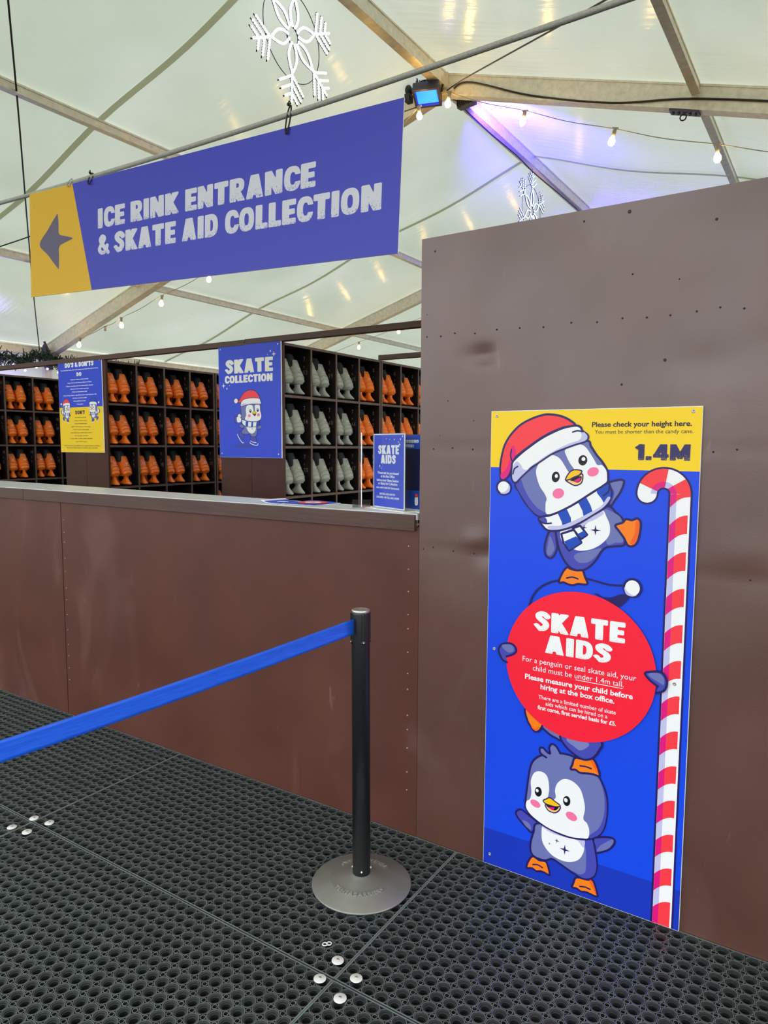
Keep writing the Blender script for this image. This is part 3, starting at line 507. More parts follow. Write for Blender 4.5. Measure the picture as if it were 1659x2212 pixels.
for z,x,r in ((2.13,-1.215,.006),(2.151,-.566,.011),(2.145,-.70,.006),(2.09,-.33,.007),(1.97,-.55,.005),(1.94,-.42,.004),(1.715,-.45,.008),(1.65,-.57,.006),(1.92,-1.246,.004),(1.62,-1.16,.004),(1.55,-1.06,.004),(1.5,-1.19,.003)):
    mb.lathe([(r*.6,0),(r*.4,.001),(0,.0012)],7,0,Matrix.Translation((x,hgt(x,z)-.0003,z))@Matrix.Rotation(PI/2,4,'X'))
mb.build('screw_head',M['screwdark'],wr)['kind']='stuff'
# ---------------------------------------------------------------- service counter
ct=thing('service_counter','long brown painted serving counter with a pale grey worktop in front of the skate racks','counter',(-3.4,.15,0))
def cpart(mb,name,mat): 
    o=mb.build(name,mat,ct); o.location=(3.4,-.15,0); return o
for a,b_ in ((-6.6,-3.478),(-3.472,-1.2695)):
    mb=MB(); mb.box((a,0,-.016),(b_,.018,1.172)); cpart(mb,'front_panel',M['counterbrown'])
mb=MB(); mb.add([(-6.6,-.004,1.198),(-1.275,-.004,1.198),(-1.275,.17,1.198),(-4.74,.36,1.198),(-6.6,.46,1.198),(-6.6,-.004,1.22),(-1.275,-.004,1.22),(-1.275,.17,1.22),(-4.74,.36,1.22),(-6.6,.46,1.22)],
 [(4,3,2,1,0),(5,6,7,8,9)]+[(i,(i+1)%5,5+(i+1)%5,5+i) for i in range(5)]); cpart(mb,'worktop',M['worktop'])
for a,b_ in ((-6.6,-3.803),(-3.8,-1.28)):
    mb=MB(); mb.box((a,-.016,1.158),(b_,0,1.2165),bev=.002); cpart(mb,'fascia',M['fascia'])
mb=MB()
for z in [.18+.075*i for i in range(13)]:
    for x in (-1.312,-3.452): mb.lathe([(.003,0),(.003,.001),(0,.0013)],7,0,Matrix.Translation((x,0,z+random.uniform(-.02,.02)))@Matrix.Rotation(PI/2,4,'X'))
o=cpart(mb,'nail_head',M['screw']); o['kind']='stuff'
# ---------------------------------------------------------------- rubber ring mats
PITCH=.0408; H=PITCH/2
def mat_mesh(nx,ny,name):
    vs=[];fs=[]
    def ring(fn): 
        o=len(vs); vs.extend(fn); return o
    n=24; oc=[]
    for k in range(n):
        q=2*PI*(k+.5)/n; a=(q+PI/8)%(PI/4)-PI/8; oc.append((q,1/math.cos(a)))
    def octo(d,z): return [(d*m_*math.cos(q),d*m_*math.sin(q),z) for q,m_ in oc]
    def circ(r_,z): return [(r_*math.cos(q),r_*math.sin(q),z) for q,_ in oc]
    rings=[octo(H-.0008,-.009),octo(H-.0008,0),octo(H-.0024,0),octo(H-.0029,-.0022),circ(.0134,-.0026),circ(.0130,-.0066),circ(.0114,-.0072),circ(.0112,-.0175)]
    cv=[p for r_ in rings for p in r_]; cf=[(i*n+k,i*n+(k+1)%n,(i+1)*n+(k+1)%n,(i+1)*n+k) for i in range(len(rings)-1) for k in range(n)]
    o=len(cv); g=H*.44
    for (x,y,w,h) in ((H,0,.0012,g),(0,H,g,.0012)):
        i=len(cv); cv+=[(x-w,y-h,-.009),(x+w,y-h,-.009),(x+w,y+h,-.009),(x-w,y+h,-.009)]; cf.append((i,i+1,i+2,i+3))
    n2=16; i=len(cv)
    for r_,z in ((.0060,-.017),(.0060,0),(.0079,0),(.0079,-.009)):
        cv+=[(H+r_*math.cos(2*PI*k/n2),H+r_*math.sin(2*PI*k/n2),z) for k in range(n2)]
    vring=[(i+a*n2+k,i+a*n2+(k+1)%n2,i+(a+1)*n2+(k+1)%n2,i+(a+1)*n2+k) for a in range(3) for k in range(n2)]
    vring=[tuple(reversed(f)) for f in vring]
    cf_nov=list(cf); cf_v=cf+vring
    cf_nov=[f if len(f)==4 else f for f in cf_nov]
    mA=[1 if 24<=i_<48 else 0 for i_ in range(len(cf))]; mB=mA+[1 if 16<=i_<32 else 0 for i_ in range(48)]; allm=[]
    CV=np.array(cv); A=np.array([tuple(f) for f in cf_nov]); B=np.array([tuple(f) for f in cf_v])
    allv=[];allf=[];off=0
    for j in range(ny):
        for i2 in range(nx):
            allv.append(CV+np.array(((i2+.5)*PITCH,(j+.5)*PITCH,0))); F=B if (i2<nx-1 and j<ny-1) else A
            allf.append(F+off); off+=len(CV); allm.append(np.array(mB if F is B else mA))
    # solid rim
    X,Y=nx*PITCH,ny*PITCH; t=.0052
    for (a,b_,c,d) in ((0,0,X,t),(0,Y-t,X,Y),(0,t,t,Y-t),(X-t,t,X,Y-t)):
        e=.0006; a+=e*(a==0); b_+=e*(b_==0); c-=e*(c==X); d-=e*(d==Y)
        allv.append(np.array([(a,b_,-.018),(c,b_,-.018),(c,d,-.018),(a,d,-.018),(a,b_,.0012),(c,b_,.0012),(c,d,.0012),(a,d,.0012)]))
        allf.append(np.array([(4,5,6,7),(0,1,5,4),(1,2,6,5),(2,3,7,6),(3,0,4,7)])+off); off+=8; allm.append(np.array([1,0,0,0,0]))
    Vv=np.concatenate(allv).astype(np.float32); Ff=np.concatenate(allf).astype(np.int32)
    me=bpy.data.meshes.new(name); me.vertices.add(len(Vv)); me.vertices.foreach_set('co',Vv.ravel()); me.loops.add(Ff.size); me.loops.foreach_set('vertex_index',Ff.ravel())
    me.polygons.add(len(Ff)); me.polygons.foreach_set('loop_start',np.arange(0,Ff.size,4,dtype=np.int32)); me.polygons.foreach_set('loop_total',np.full(len(Ff),4,dtype=np.int32))
    me.materials.append(M['rubber']); me.materials.append(M['palerubber']); me.polygons.foreach_set('material_index',np.concatenate(allm).astype(np.int32)); me.polygons.foreach_set('use_smooth',np.zeros(len(Ff),dtype=bool)); me.update(calc_edges=True); me.validate(); return me
MW=36*PITCH; MX=-1.096
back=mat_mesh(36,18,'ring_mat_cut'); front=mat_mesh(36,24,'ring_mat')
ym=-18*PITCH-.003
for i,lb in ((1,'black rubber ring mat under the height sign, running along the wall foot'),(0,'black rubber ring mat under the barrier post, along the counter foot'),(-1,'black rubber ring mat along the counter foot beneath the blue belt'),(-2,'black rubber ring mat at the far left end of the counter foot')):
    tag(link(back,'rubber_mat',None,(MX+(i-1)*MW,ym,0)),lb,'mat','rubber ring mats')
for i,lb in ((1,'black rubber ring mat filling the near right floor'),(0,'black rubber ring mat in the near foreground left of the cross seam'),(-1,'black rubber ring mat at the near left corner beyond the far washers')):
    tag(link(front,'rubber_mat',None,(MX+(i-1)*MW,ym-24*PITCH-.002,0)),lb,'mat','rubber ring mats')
wpos=[((-1.13,-.675),'back washer of the four at the near mat corner'),((-1.13,-.757),'left washer of the four at the near mat corner'),((-1.047,-.701),'right washer of the four at the near mat corner'),((-1.042,-.782),'front washer of the four at the near mat corner'),
((-2.585,-.72),'back washer of the four at the far mat corner'),((-2.503,-.706),'right washer of the four at the far mat corner'),((-2.593,-.803),'left washer of the four at the far mat corner'),((-2.513,-.79),'front washer of the four at the far mat corner')]
for (x,y),lb in wpos:
    t=thing('fixing_washer','pale round plastic '+lb,'washer',(x,y,.0008),(random.uniform(-.04,.04),random.uniform(-.04,.04),0),'mat fixing washers')
    mb=MB(); mb.lathe([(.0175,0),(.0175,.0016),(.016,.0028),(.006,.0030),(.0045,.0034)],28); mb.build('disc',M['white'],t)
    mb=MB(); mb.lathe([(.0042,.003),(.0042,.0046),(.001,.0054)],12); mb.build('screw',M['screw'],t)
t=thing('ring_pull','white can ring pull lying on the mat near the cross seam','litter',(-1.196,-.640,.0012),(0,.05,.9))
mb=MB(); 
for cx in (-.006,.006): mb.tube([(cx+.0075*math.cos(q),.0065*math.sin(q),.0015) for q in [2*PI*k/16 for k in range(17)]],.0018,6,caps=False)
mb.build('double_ring',M['white'],t)
# ---------------------------------------------------------------- barrier post with belt
bp_=thing('barrier_post','black queue barrier post on a round grey base with a blue belt pulled out','barrier',(-1.2775,-.346,.001))
mb=MB(); mb.lathe([(.160,0),(.1655,.002),(.1665,.006),(.164,.0085),(.112,.0185),(.108,.0215),(.10,.0235),(.045,.035),(.034,.040),(.031,.0415),(0,.042)],72); base=mb.build('base',M['castiron'],bp_)
def cone_z(r): return .0215+(.115-r)/.07*.0145 if r<.108 else .0185+(.112-r)/.052*-.0
for cen,txt in ((-62,'TENSABARRIER®'),(118,'TENSABARRIER®')):
    mb=MB(); wd=[max(p[0] for p in plain_mesh(c_)[0])-min(p[0] for p in plain_mesh(c_)[0])+.16 for c_ in txt]; wd[-1]*=.6; ks=105/sum(wd); a=cen-52.5; ii=0
    for ii,ch in enumerate(txt):
        v,f=plain_mesh(ch,.012,.05); a+=wd[ii]*ks/2; w=(max(p[0] for p in v)+min(p[0] for p in v))/2; s=.021 if ch!='®' else .012; q=math.radians(a); er=Vector((math.cos(q),math.sin(q),0)); et=Vector((-math.sin(q),math.cos(q),0))
        pts=[]
        for p in v:
            rr=.1045-p[1]*s*.95-(.006 if ch=='®' else 0); pts.append(er*rr+et*((p[0]-w)*s)+Vector((0,0,.0242+(.1045-rr)*.19+p[2]*.022)))
        mb.add(pts,f); a+=wd[ii]*ks/2
    mb.build('raised_lettering',M['castlit'],base)
lean=Matrix.Rotation(-.006,4,'Y')
mb=MB(); mb.lathe([(.0300,.036),(.0300,.922),(.0296,.928)],40,0,lean); pole=mb.build('pole',M['postblack'],bp_)
mb=MB(); mb.lathe([(.0297,.926),(.0297,.933),(.0285,.9355),(.024,.9360),(.022,.9355),(0,.9355)],40,0,lean); mb.build('cap',M['chrome'],bp_)
for q in (-150,-55,30): mb=MB(); mb.ball((.0300*math.cos(math.radians(q)),.0300*math.sin(math.radians(q)),.058),.0035,6); mb.build('rivet',M['white'],pole)
for q in (-38,-128,52,142):
    a=math.radians(q); R_=lean@Matrix.Rotation(a,4,'Z'); mb=MB()
    mb.box((.0285,-.0065,.835),(.0325,-.0045,.925),0,R_); mb.box((.0285,.0045,.835),(.0325,.0065,.925),0,R_)
    mb.box((.0285,-.0048,.905),(.0315,.0048,.918),0,R_); mb.box((.0285,-.0030,.842),(.0308,.0034,.9),0,R_)
    mb.lathe([(.0075,0),(.0075,.0035),(.006,.0045),(0,.0045)],16,0,R_@Matrix.Translation((.0290,0,.832))@Matrix.Rotation(PI/2,4,'Y'))
    sl=mb.build('belt_slot',M['postblack'],bp_)
    mb=MB(); mb.lathe([(.003,0),(.003,.0015),(0,.002)],10,0,R_@Matrix.Translation((.0336,0,.832))@Matrix.Rotation(PI/2,4,'Y')); mb.build('slot_screw',M['chrome'],sl)
mb=MB(); P0=Vector((-.0095,-.029,.8845)); P1=Vector((-.32,-1.90,.790)); n=40; vs=[];fs=[]
for i in range(n+1):
    t_=i/n; p=P0.lerp(P1,t_); p.z-=.03*math.sin(PI*t_)*.6; tw=.12*math.sin(PI*t_*.9)
    for k in range(7):
        s=(k/6-.5); vs.append((p.x-.0008*math.cos(s*PI)+s*.05*math.sin(tw)*.5,p.y,p.z+s*.050))
for i in range(n):
    for k in range(6): fs.append((i*7+k,i*7+k+1,(i+1)*7+k+1,(i+1)*7+k))
mb.add(vs,fs,0,True); bt=mb.build('belt',M['belt'],bp_); bt['label']='stretched blue webbing belt'
sm=bt.modifiers.new('thick','SOLIDIFY'); sm.thickness=.0012
mb=MB(); mb.box((-.0155,-.0305,.856),(-.003,-.0265,.913)); mb.build('belt_clip',M['black'],bp_)
# ---------------------------------------------------------------- height sign on the wall
BX=-.988; hs=thing('height_chart_sign','tall blue and yellow sign with three stacked penguins, a red disc and a candy cane','sign',(BX,0,.004))
mb=MB(); mb.box((0,-.012,0),(.648,-.004,1.576)); mb.build('backing_board',M['boardedge'],hs)
art=Art(d0=.01205); art.rect('signblue',1,1,647,1574); art.rect('signyellow',1,1391,647,1574); art.rect('signdeep',1,1,647,129.5); art.build('printed_background',hs)
D1=.0122
def place(nm,name):
    a=Art(d0=D1); a.ops(ART[nm]); o=a.build(name,hs); return a
place('bottom','penguin_picture'); mid=[q for q in ART['middle']]
a=Art(d0=D1+.004); hands=mid[-6:]; a.ops([q for q in mid[:-6] if q[0]!='E' or q[1]!='disc']); a.build('penguin_picture',hs)
place('top','penguin_picture')
a=Art(d0=D1+.0062); a.ell('disc',314,763,241,241.5,0,96); a.build('red_disc',hs)
for hh in (hands[:3],hands[3:]): a=Art(d0=D1+.0070); a.ops(hh); a.build('penguin_wing',hs)
# candy cane
a=Art(d0=D1+.0002); cx,cz,rc=552,1323,46.5
def cane(hw,zt=1):
    P=[]; 
    L_=[Vector((593.5-hw,2)),]; 
    inner=[];outer=[]
    for k in range(33):
        q=PI*k/32; inner.append(Vector((cx+(rc-hw-5*(hw<29))*math.cos(q),cz+(rc-hw)*math.sin(q)))); outer.append(Vector((cx+(rc+hw)*math.cos(q)-(0),cz+(rc+hw)*math.sin(q))))
    tip=[Vector((cx-rc+hw*math.cos(q),cz-hw*math.sin(q)*1.0)) for q in [PI*k/16 for k in range(17)]]
    return [Vector((cx+rc+hw,2)),*outer,*reversed(tip),*list(reversed(inner)),Vector((cx+rc-hw,2))]
def cane2(hw):
    out=[Vector((cx+rc+hw,2))]+[Vector((cx+(rc+hw)*math.cos(PI*k/32),cz+(rc+hw)*math.sin(PI*k/32))) for k in range(33)]
    tip=[Vector((cx-rc-hw*math.cos(PI*k/16),cz-hw*math.sin(PI*k/16))) for k in range(1,16)]
    inn=[Vector((cx+(rc-hw)*math.cos(PI*k/32),cz+(rc-hw)*math.sin(PI*k/32))) for k in range(32,-1,-1)]
    return out+tip+inn+[Vector((cx+rc-hw,2))]
a.poly([cane2(33)],'navy'); a.poly([cane2(27.3)],'white')
a.rect('lav',572,2,588,1323)
a.poly([[Vector((cx+rr*math.cos(q),cz+rr*math.sin(q))) for rr,q in [(36,PI*k/24) for k in range(25)]+[(19.5,PI-PI*k/24) for k in range(25)]]],'lav')
def stripe(z0,z1): # right-edge heights; arch drops towards the left edge
    def arc(z): return [Vector((620.6-(620.6-571.6)*t,z-31*t*t)) for t in [k/8 for k in range(9)]]
    a.poly([arc(z1)+list(reversed(arc(z0)))],'red')
    def arcl(z): return [Vector((620.6-(620.6-571.6)*t,z-31*t*t)) for t in [.665+.335*k/4 for k in range(5)]]
    a.poly([arcl(z1)+list(reversed(arcl(z0)))],'magenta')
for k in range(13):
    z1=1264-k*107.6-107.6*0; z1=1264-107.4*k
    if z1<60: break
    stripe(z1-54,z1)
a.poly([[Vector((571.6,2)),Vector((620.6,2)),Vector((620.6,73)),*[Vector((620.6-49*t,73-31*t*t)) for t in [k/8 for k in range(1,9)]]]],'red'); a.poly([[Vector((571.6,2)),Vector((588,2)),Vector((588,59)),Vector((580,51)),Vector((571.6,42))]],'magenta')
def sector(q0,q1,c,r0,r1,sk=.25):
    n_=10; A_=[Vector((cx+r1*math.cos(q0+(q1-q0)*k/n_),cz+r1*math.sin(q0+(q1-q0)*k/n_))) for k in range(n_+1)]; B_=[Vector((cx+r0*math.cos(q1-sk+(q0-q1)*k/n_),cz+r0*math.sin(q1-sk+(q0-q1)*k/n_))) for k in range(n_+1)]
    a.poly([A_+B_],c)
arc_=[Vector((620.6-49*t,1317-31*t*t)) for t in [k/8 for k in range(9)]]
a.poly([arc_+[Vector((571.6,1323.5)),Vector((625.8,1323.5)),Vector((625.6,1318))]],'red'); a.poly([[Vector((588,1303)),Vector((571.6,1286)),Vector((571.6,1323.5)),Vector((588,1323.5))]],'magenta')
sector(-.05,.66,'red',19.5,73.8,-.30); sector(0,.80,'magenta',19.5,36,-.1)
sector(1.42,2.72,'red',19.5,73.8,-.02); sector(1.42,2.72,'magenta',19.5,36,-.02)
a.build('candy_cane_picture',hs)
DT=D1+.0068
WHT=print_mat('sign_white_lettering',(250,250,250),.38,holes=((246,170,172),420)); NVY=print_mat('sign_navy_lettering',(52,44,98),.38,holes=((150,132,100),420))
heavy('heading',"1.4M",468,1421,620,1468,NVY,hs,.0126,gap=.05)
mb=MB(); plain(mb,'Please check your height here.',336,1520.5,621,.0126,.026,21); plain(mb,'You must be shorter than the candy cane.',345,1500,625,.0126,0,16.5); mb.build('lettering',INK['ink'],hs)
heavy('heading','SKATE',172,862,458,927,WHT,hs,DT); heavy('heading','AIDS',208,792,420,852,WHT,hs,DT)
mb=MB()
for tx,u0,v,u1,bo,h in (('For a penguin or seal skate aid, your',132,752,497,0,25),('child must be under 1.4m tall.',168,726,461,0,25),('Please measure your child before',142,693.5,489,.026,24),('hiring at the box office.',196,668.5,435,.026,24),
    ('There are a limited number of skate',190,634.5,440,.006,19),('aids which can be hired on a',215,616.5,415,.006,19),('first come, first servied basis for £5.',188,598.5,442,.026,19)): plain(mb,tx,u0,v,u1,DT,bo,h)
mb.add([(u*.001,-DT,v*.001) for u,v in ((312,720),(458,720),(458,722),(312,722))],[(0,1,2,3)]); mb.build('lettering',INK['white'],hs)
for u,v in ((20,1559),(623,1562),(27,774),(605,762),(25,37),(606,33)):
    mb=MB(); Mx=Matrix.Translation((u*.001,-.0121,v*.001))@Matrix.Rotation(PI/2,4,'X'); mb.lathe([(.0055,0),(.0055,.0009),(.0045,.0014),(.0022,.0014),(.0020,.0006),(0,.0006)],16,0,Mx); mb.build('screw',M['screw'],hs)
# ---------------------------------------------------------------- hanging direction banner
bn_=thing('direction_sign','long hanging blue sign with yellow arrow end reading ice rink entrance','sign',(-3.918,.15,2.296),(0,math.atan2(.105,2.46),0))
mb=MB(); mb.box((0,-.002,0),(2.46,.003,.558)); mb.build('panel',INK['white'],bn_)
S_=2.46/2.44
a=Art(sc=.001*S_,d0=.0022); a.rect('flagblue',0,0,2440,553); a.poly([[Vector(p) for p in ((0,0),(558,0),(398,553),(0,553))]],'flagyellow')
a.poly([[p for p in spline([(91,276),(170,345),(252,412),(266,410),(272,360),(276,312),(330,296),(390,281),(390,273),(330,262),(276,246),(272,190),(270,140),(258,136),(170,212)],True,4)]],'arrow'); a.build('printed_background',bn_)
GLT=print_mat('banner_lettering',(206,207,218),.4,holes=((140,142,196),170))
heavy('heading','ICE RINK ENTRANCE',614,300,2031,397,GLT,bn_,.0026,.001*S_,gap=.06); heavy('heading','& SKATE AID COLLECTION',612,169,2357,268,GLT,bn_,.0026,.001*S_,gap=.06)
for u,top,mt,rr in ((.375,.590,'steel',.0022),(.556,.590,'wire',.003),(1.895,.650,'wire',.0035)):
    v0=.545 if u<.5 else .53; mb=MB(); h=(top-v0)/2; 
    mb.tube([(u+.010*math.sin(q)*(1.6 if h<.03 else 1),-.012*math.cos(q),v0+h-h*math.cos(q)) for q in [2*PI*k/24 for k in range(25)]],rr,6,caps=False); 
    if u>.5: mb.ball((u+.002,-.004,top-.003),.007,6); mb.tube([(u,-.004,top-.003),(u+.010,-.008,top+.008)],.0028,5)
    mb.build('tie_loop',M[mt],bn_)
rope=MB(); rope.tube([(x,.163,2.830+.0075*(x+1.9)**2*(1 if x<-1.9 else .9)) for x in [-6.5+.25*k for k in range(41)]],.0108,10); tag(rope.build('support_cable',M['rope']),'thick grey cable spanning above the hanging blue sign','cable')
def cable(name,label,pts,r,mat='wire'):
    mb=MB(); mb.tube([tuple(p) for p in spline3(pts)],r,6); return tag(mb.build(name,M[mat]),label,'cable')
def spline3(P,k=8):
    P=[Vector(p) for p in P]; n=len(P); out=[]
    g=lambda j:P[min(max(j,0),n-1)]
    for i in range(n-1):
        a,b,c,d=g(i-1),g(i),g(i+1),g(i+2)
        for t in range(k): t/=k; out.append(.5*((2*b)+(c-a)*t+(2*a-5*b+4*c-d)*t*t+(3*b-a-3*c+d)*t**3))
    return out+[P[-1]]
cable('power_cable','thin black cable from the floodlight towards the upper right',[(-3.72,4.70,5.20),(-3.2,4.2,5.0),(-1.45,2.46,4.22),(-.05,1.0,3.58),(1.6,-.9,2.95)],.0065)
cable('power_cable','thin black cable from the floodlight down behind the blue sign',[(-3.95,4.69,5.12),(-4.9,3.9,4.66),(-6.2,2.9,4.1),(-8.6,1.1,3.12),(-11.4,-1.0,2.95)],.006)
cable('power_cable','black cable hanging from the roof to the left eave joint',[(-5.42,.95,4.84),(-6.6,1.69,4.48),(-8.2,2.68,3.985),(-9.8,3.68,3.47),(-11.28,4.62,3.02)],.008)
cable('power_cable','black cable looped along the right rafter of the floodlight frame',[(-3.72,4.735,5.16),(-3.5,4.735,5.24),(-2.8,4.735,4.93),(-2.0,4.735,4.66),(-1.3,4.735,4.52),(-.4,4.735,4.26),(.6,4.735,3.95)],.009)
cable('power_cable','thin black cable tied under the ridge beam beyond the floodlight',[(-3.80,5.0,5.262),(-3.80,5.9,5.235),(-3.80,6.8,5.25),(-3.80,7.4,5.225),(-3.80,8.4,5.245),(-3.80,9.6,5.25)],.008)
# rafter bracket with eye bolt
eb=thing('eye_bolt_bracket','dark clamp with eye bolt under the right rafter','bracket',(-1.36,4.8,zs(-1.36)-.235),(0,math.atan(SL),0))
mb=MB(); mb.box((-.13,-.055,-.018),(.13,.055,.0)); [mb.ball((x,0,-.022),.014,6) for x in (-.10,-.05,.05,.10)]; mb.build('plate',M['floodbody'],eb)
mb=MB(); mb.tube([(.026*math.cos(q),0,-.05+.026*math.sin(q)) for q in [2*PI*k/16 for k in range(17)]],.006,6,caps=False); mb.build('eye_bolt',M['black'],eb)
# ---------------------------------------------------------------- floodlights
def flood(label,loc,aim,sc=1.0):
    t=thing('floodlight',label,'lamp',loc); t.scale=(sc,)*3; t.rotation_euler=(Vector(aim)).to_track_quat('-Z','Y').to_euler()
    mb=MB(); mb.box((-.105,-.085,-.01),(.105,.085,.045),bev=.006)
    for q_ in ((-.105,-.085,.105,-.068),(-.105,.068,.105,.085),(-.105,-.068,-.086,.068),(.086,-.068,.105,.068)): mb.box((q_[0],q_[1],-.034),(q_[2],q_[3],-.008))
    for k in range(7): mb.box((-.08+k*.0267-.004,-.075,.045),(-.08+k*.0267+.004,.075,.075))
    mb.build('housing',M['floodbody'],t)
    mb=MB(); mb.box((-.082,-.064,-.0125),(.082,.064,-.0105)); mb.build('lens',M['floodface'],t)
    mb=MB(); mb.tube([(-.112,0,.02),(-.116,0,.10),(-.05,0,.15),(.05,0,.15),(.116,0,.10),(.112,0,.02)],.008,6); mb.build('yoke',M['black'],t); return t
flood('blue floodlight hung at the ridge node, its lit face tilted down',(-3.90,4.60,5.16),(.12,-.36,-.92),1.35)
flood('added second blue floodlight hidden behind the ridge node, turned to the far roof',(-3.62,4.97,5.20),(.4,2.2,.12))  # unseen fixture, added as a source for the blue roof wash
mb=MB(); mb.ball((0,0,0),.05,8,sc=(.8,1,1.2)); mb.tube(spline3([(0,0,0),(-.05,.03,.08),(-.02,0,.16)]),.012,6); mb.tube(spline3([(0,0,-.02),(.06,-.02,-.09),(.12,0,-.02),(.1,0,.1)]),.008,6); mb.box((-.03,-.04,-.12),(.03,.04,-.04))
o=tag(mb.build('cable_bundle',M['black'],None,(-4.13,4.60,5.26)),'black plug and coiled cable beside the ridge floodlight','cable')
# ---------------------------------------------------------------- festoon strings
bulbm=MB(); bulbm.lathe([(.0001,-.048),(.018,-.043),(.028,-.028),(.031,-.012),(.027,.006),(.017,.026),(.012,.04)],14)
BULB=bulbm.build('bulb',M['bulb']); bulb_me=BULB.data; bpy.data.objects.remove(BULB)
sm_=MB(); sm_.lathe([(.016,0),(.018,.02),(.017,.05),(.012,.056),(.011,.07)],12); sm_.box((-.028,-.008,.058),(.028,.008,.072)); so=sm_.build('socket',M['brownwire']); sock_me=so.data; bpy.data.objects.remove(so)
def festoon(label,P,unlit=()):
    t=thing('festoon_light_string',label,'string lights',P[0])
    o=Vector(P[0]); pts=[]
    for i,p in enumerate(P):
        q=Vector(p)+Vector((0,0,.105))-o; pts.append(q)
        if i<len(P)-1: pts.append((q+Vector(P[i+1])+Vector((0,0,.105))-o)/2-Vector((0,0,.02)))
    mb=MB(); mb.tube(spline3(pts,4),.0042,5); mb.build('cable',M['brownwire'],t)
    for i,p in enumerate(P):
        a=random.uniform(-.25,.25); s=link(sock_me,'socket',t,Vector(p)-o+Vector((0,0,.04)),(a,random.uniform(-.2,.3),0))
        if i not in unlit: link(bulb_me,'bulb',s,(0,0,-.036))
festoon('string of warm bulbs under the right rafter of the floodlight frame',[(-3.62,4.55,4.99),(-2.79,4.55,4.61),(-1.92,4.55,4.24),(-1.04,4.55,3.91),(-.15,4.55,3.62),(.75,4.55,3.35)])
festoon('string of warm bulbs under the left rafter of the floodlight frame',[(-3.95,4.52,4.93),(-4.6,4.55,4.52),(-5.35,4.55,4.17),(-6.2,4.55,3.88),(-7.17,4.55,3.65),(-8.13,4.55,3.44),(-9.03,4.55,3.22),(-9.42,4.55,3.13),(-10.07,4.55,3.01)],unlit=(7,))
festoon('string of warm bulbs under the far frame above the skate racks',[(-9.3,9.6,3.22),(-8.31,9.6,3.44),(-7.36,9.6,3.67),(-6.45,9.6,3.92),(-5.5,9.6,4.2),(-4.6,9.6,4.5)])
festoon('string of warm bulbs under the overhead frame nearest the entrance',[(-3.5,-.5,4.95),(-2.6,-.5,4.62),(-1.7,-.5,4.3),(-.8,-.5,4.02),(.1,-.5,3.75),(1.0,-.5,3.5)])
# ---------------------------------------------------------------- snowflake rope-light motifs
def snowflake(label,loc,rot0,R_,mat,bs=1.0,sp=1.0):
    t=thing('snowflake_light',label,'light decoration',loc)
    fr_=MB(); led=MB()
    P=lambda r_,q:Vector((0,r_*math.cos(q),r_*math.sin(q)))
    def beads(pts,st=.026,r_=.0098):
        st*=sp
        L_=0
        for a_,b_ in zip(pts[:-1],pts[1:]):
            d=(b_-a_).length; k=max(1,int(d/st))
            for i in range(k): led.ball(tuple(a_.lerp(b_,i/k)+Vector((.012,0,0))),r_*bs,5)
    fr_.tube([P(R_*.13,2*PI*k/20) for k in range(21)],.006,5,caps=False); fr_.tube([P(R_*.64,2*PI*k/48) for k in range(49)],.0035,5,caps=False)
    for k in range(6):
        q=math.radians(rot0+60*k)
        for s in (-1,1):
            pet=[P(R_*.13,q+s*.25)]+[P(R_*(.13+.40*u),q+s*(.33*math.sin(PI*u**.9)+.25*(1-u)**2)/(1+.8*u)) for u in (.25,.5,.75)]+[P(R_*.55,q)]
            pet=spline3(pet,5); fr_.tube(pet,.006,5); beads(pet)
        spine=[P(R_*.52,q),P(R_,q)]; fr_.tube(spine,.006,5); beads(spine,.02)
        for r0,ln in ((.58,.36),(.71,.30),(.84,.20)):
            for s in (-1,1):
                b0=P(R_*r0,q); d=P(1,q+s*.95); br=[b0,b0+d*R_*ln]; fr_.tube(br,.005,5); beads(br,.02)
    fr_.build('wire_frame',M['wire'],t); led.build('light_rope',mat,t)['kind']='stuff'
    w=MB(); w.tube([(0,0,R_*.64),(0,0,5.26-loc[2])],.003,5); w.build('hanging_wire',M['wire'],t)
snowflake('large bright white snowflake light hanging below the ridge above the blue sign',(-3.85,2.36,4.70),26.5,.53,M['led'])
snowflake('smaller looking bluish snowflake light hanging beyond the floodlight, behind the brown wall top',(-3.80,7.33,4.70),30,.52,M['ledblue'],.62,1.3)
# ---------------------------------------------------------------- garland and fairy lights at the left eave
g=thing('garland','dark green needle garland swagged under the left eave','garland',(-11.15,4.2,2.84))
mb=MB(); rg=random.Random(3)
gp=[(0,-1.2+i*.1,.03*math.sin(i*.9)+.04*math.cos(i*.37)) for i in range(36)]
mb.tube(gp,.012,5)
for i in range(1500):
    b_=gp[rg.randrange(len(gp))]; o=Vector(b_)+Vector((rg.uniform(-.05,.05),rg.uniform(-.06,.06),rg.uniform(-.05,.05)))
    d=Vector((rg.gauss(0,1),rg.gauss(0,1),rg.gauss(0,1))).normalized(); s=d.orthogonal().normalized()*.012; e=o+d*rg.uniform(.07,.15)
    mb.add([o-s,o+s,e+s*.4,e-s*.4],[(0,1,2,3)])
mb.build('needles',M['leaf'],g)['kind']='stuff'
fs_=thing('fairy_light_string','short icicle string of purple white fairy lights under the garland','string lights',(-11.05,4.2,2.78))
mb=MB(); mb.tube([(0,-1.1+i*.1,.02*math.sin(i*1.3)) for i in range(30)],.004,4); pts=[]
for i in range(14):
    y=-.95+i*.19; z=-.05-.16*rg.random(); mb.tube([(0,y,0),(0.01,y+.02,z)],.003,4); pts.append((.01,y+.02,z-.012))
mb.build('cable',M['wire'],fs_)
for p in pts: q=MB(); q.ball((0,0,0),.018,6); q.build('bulb',M['fairy'],fs_,p)
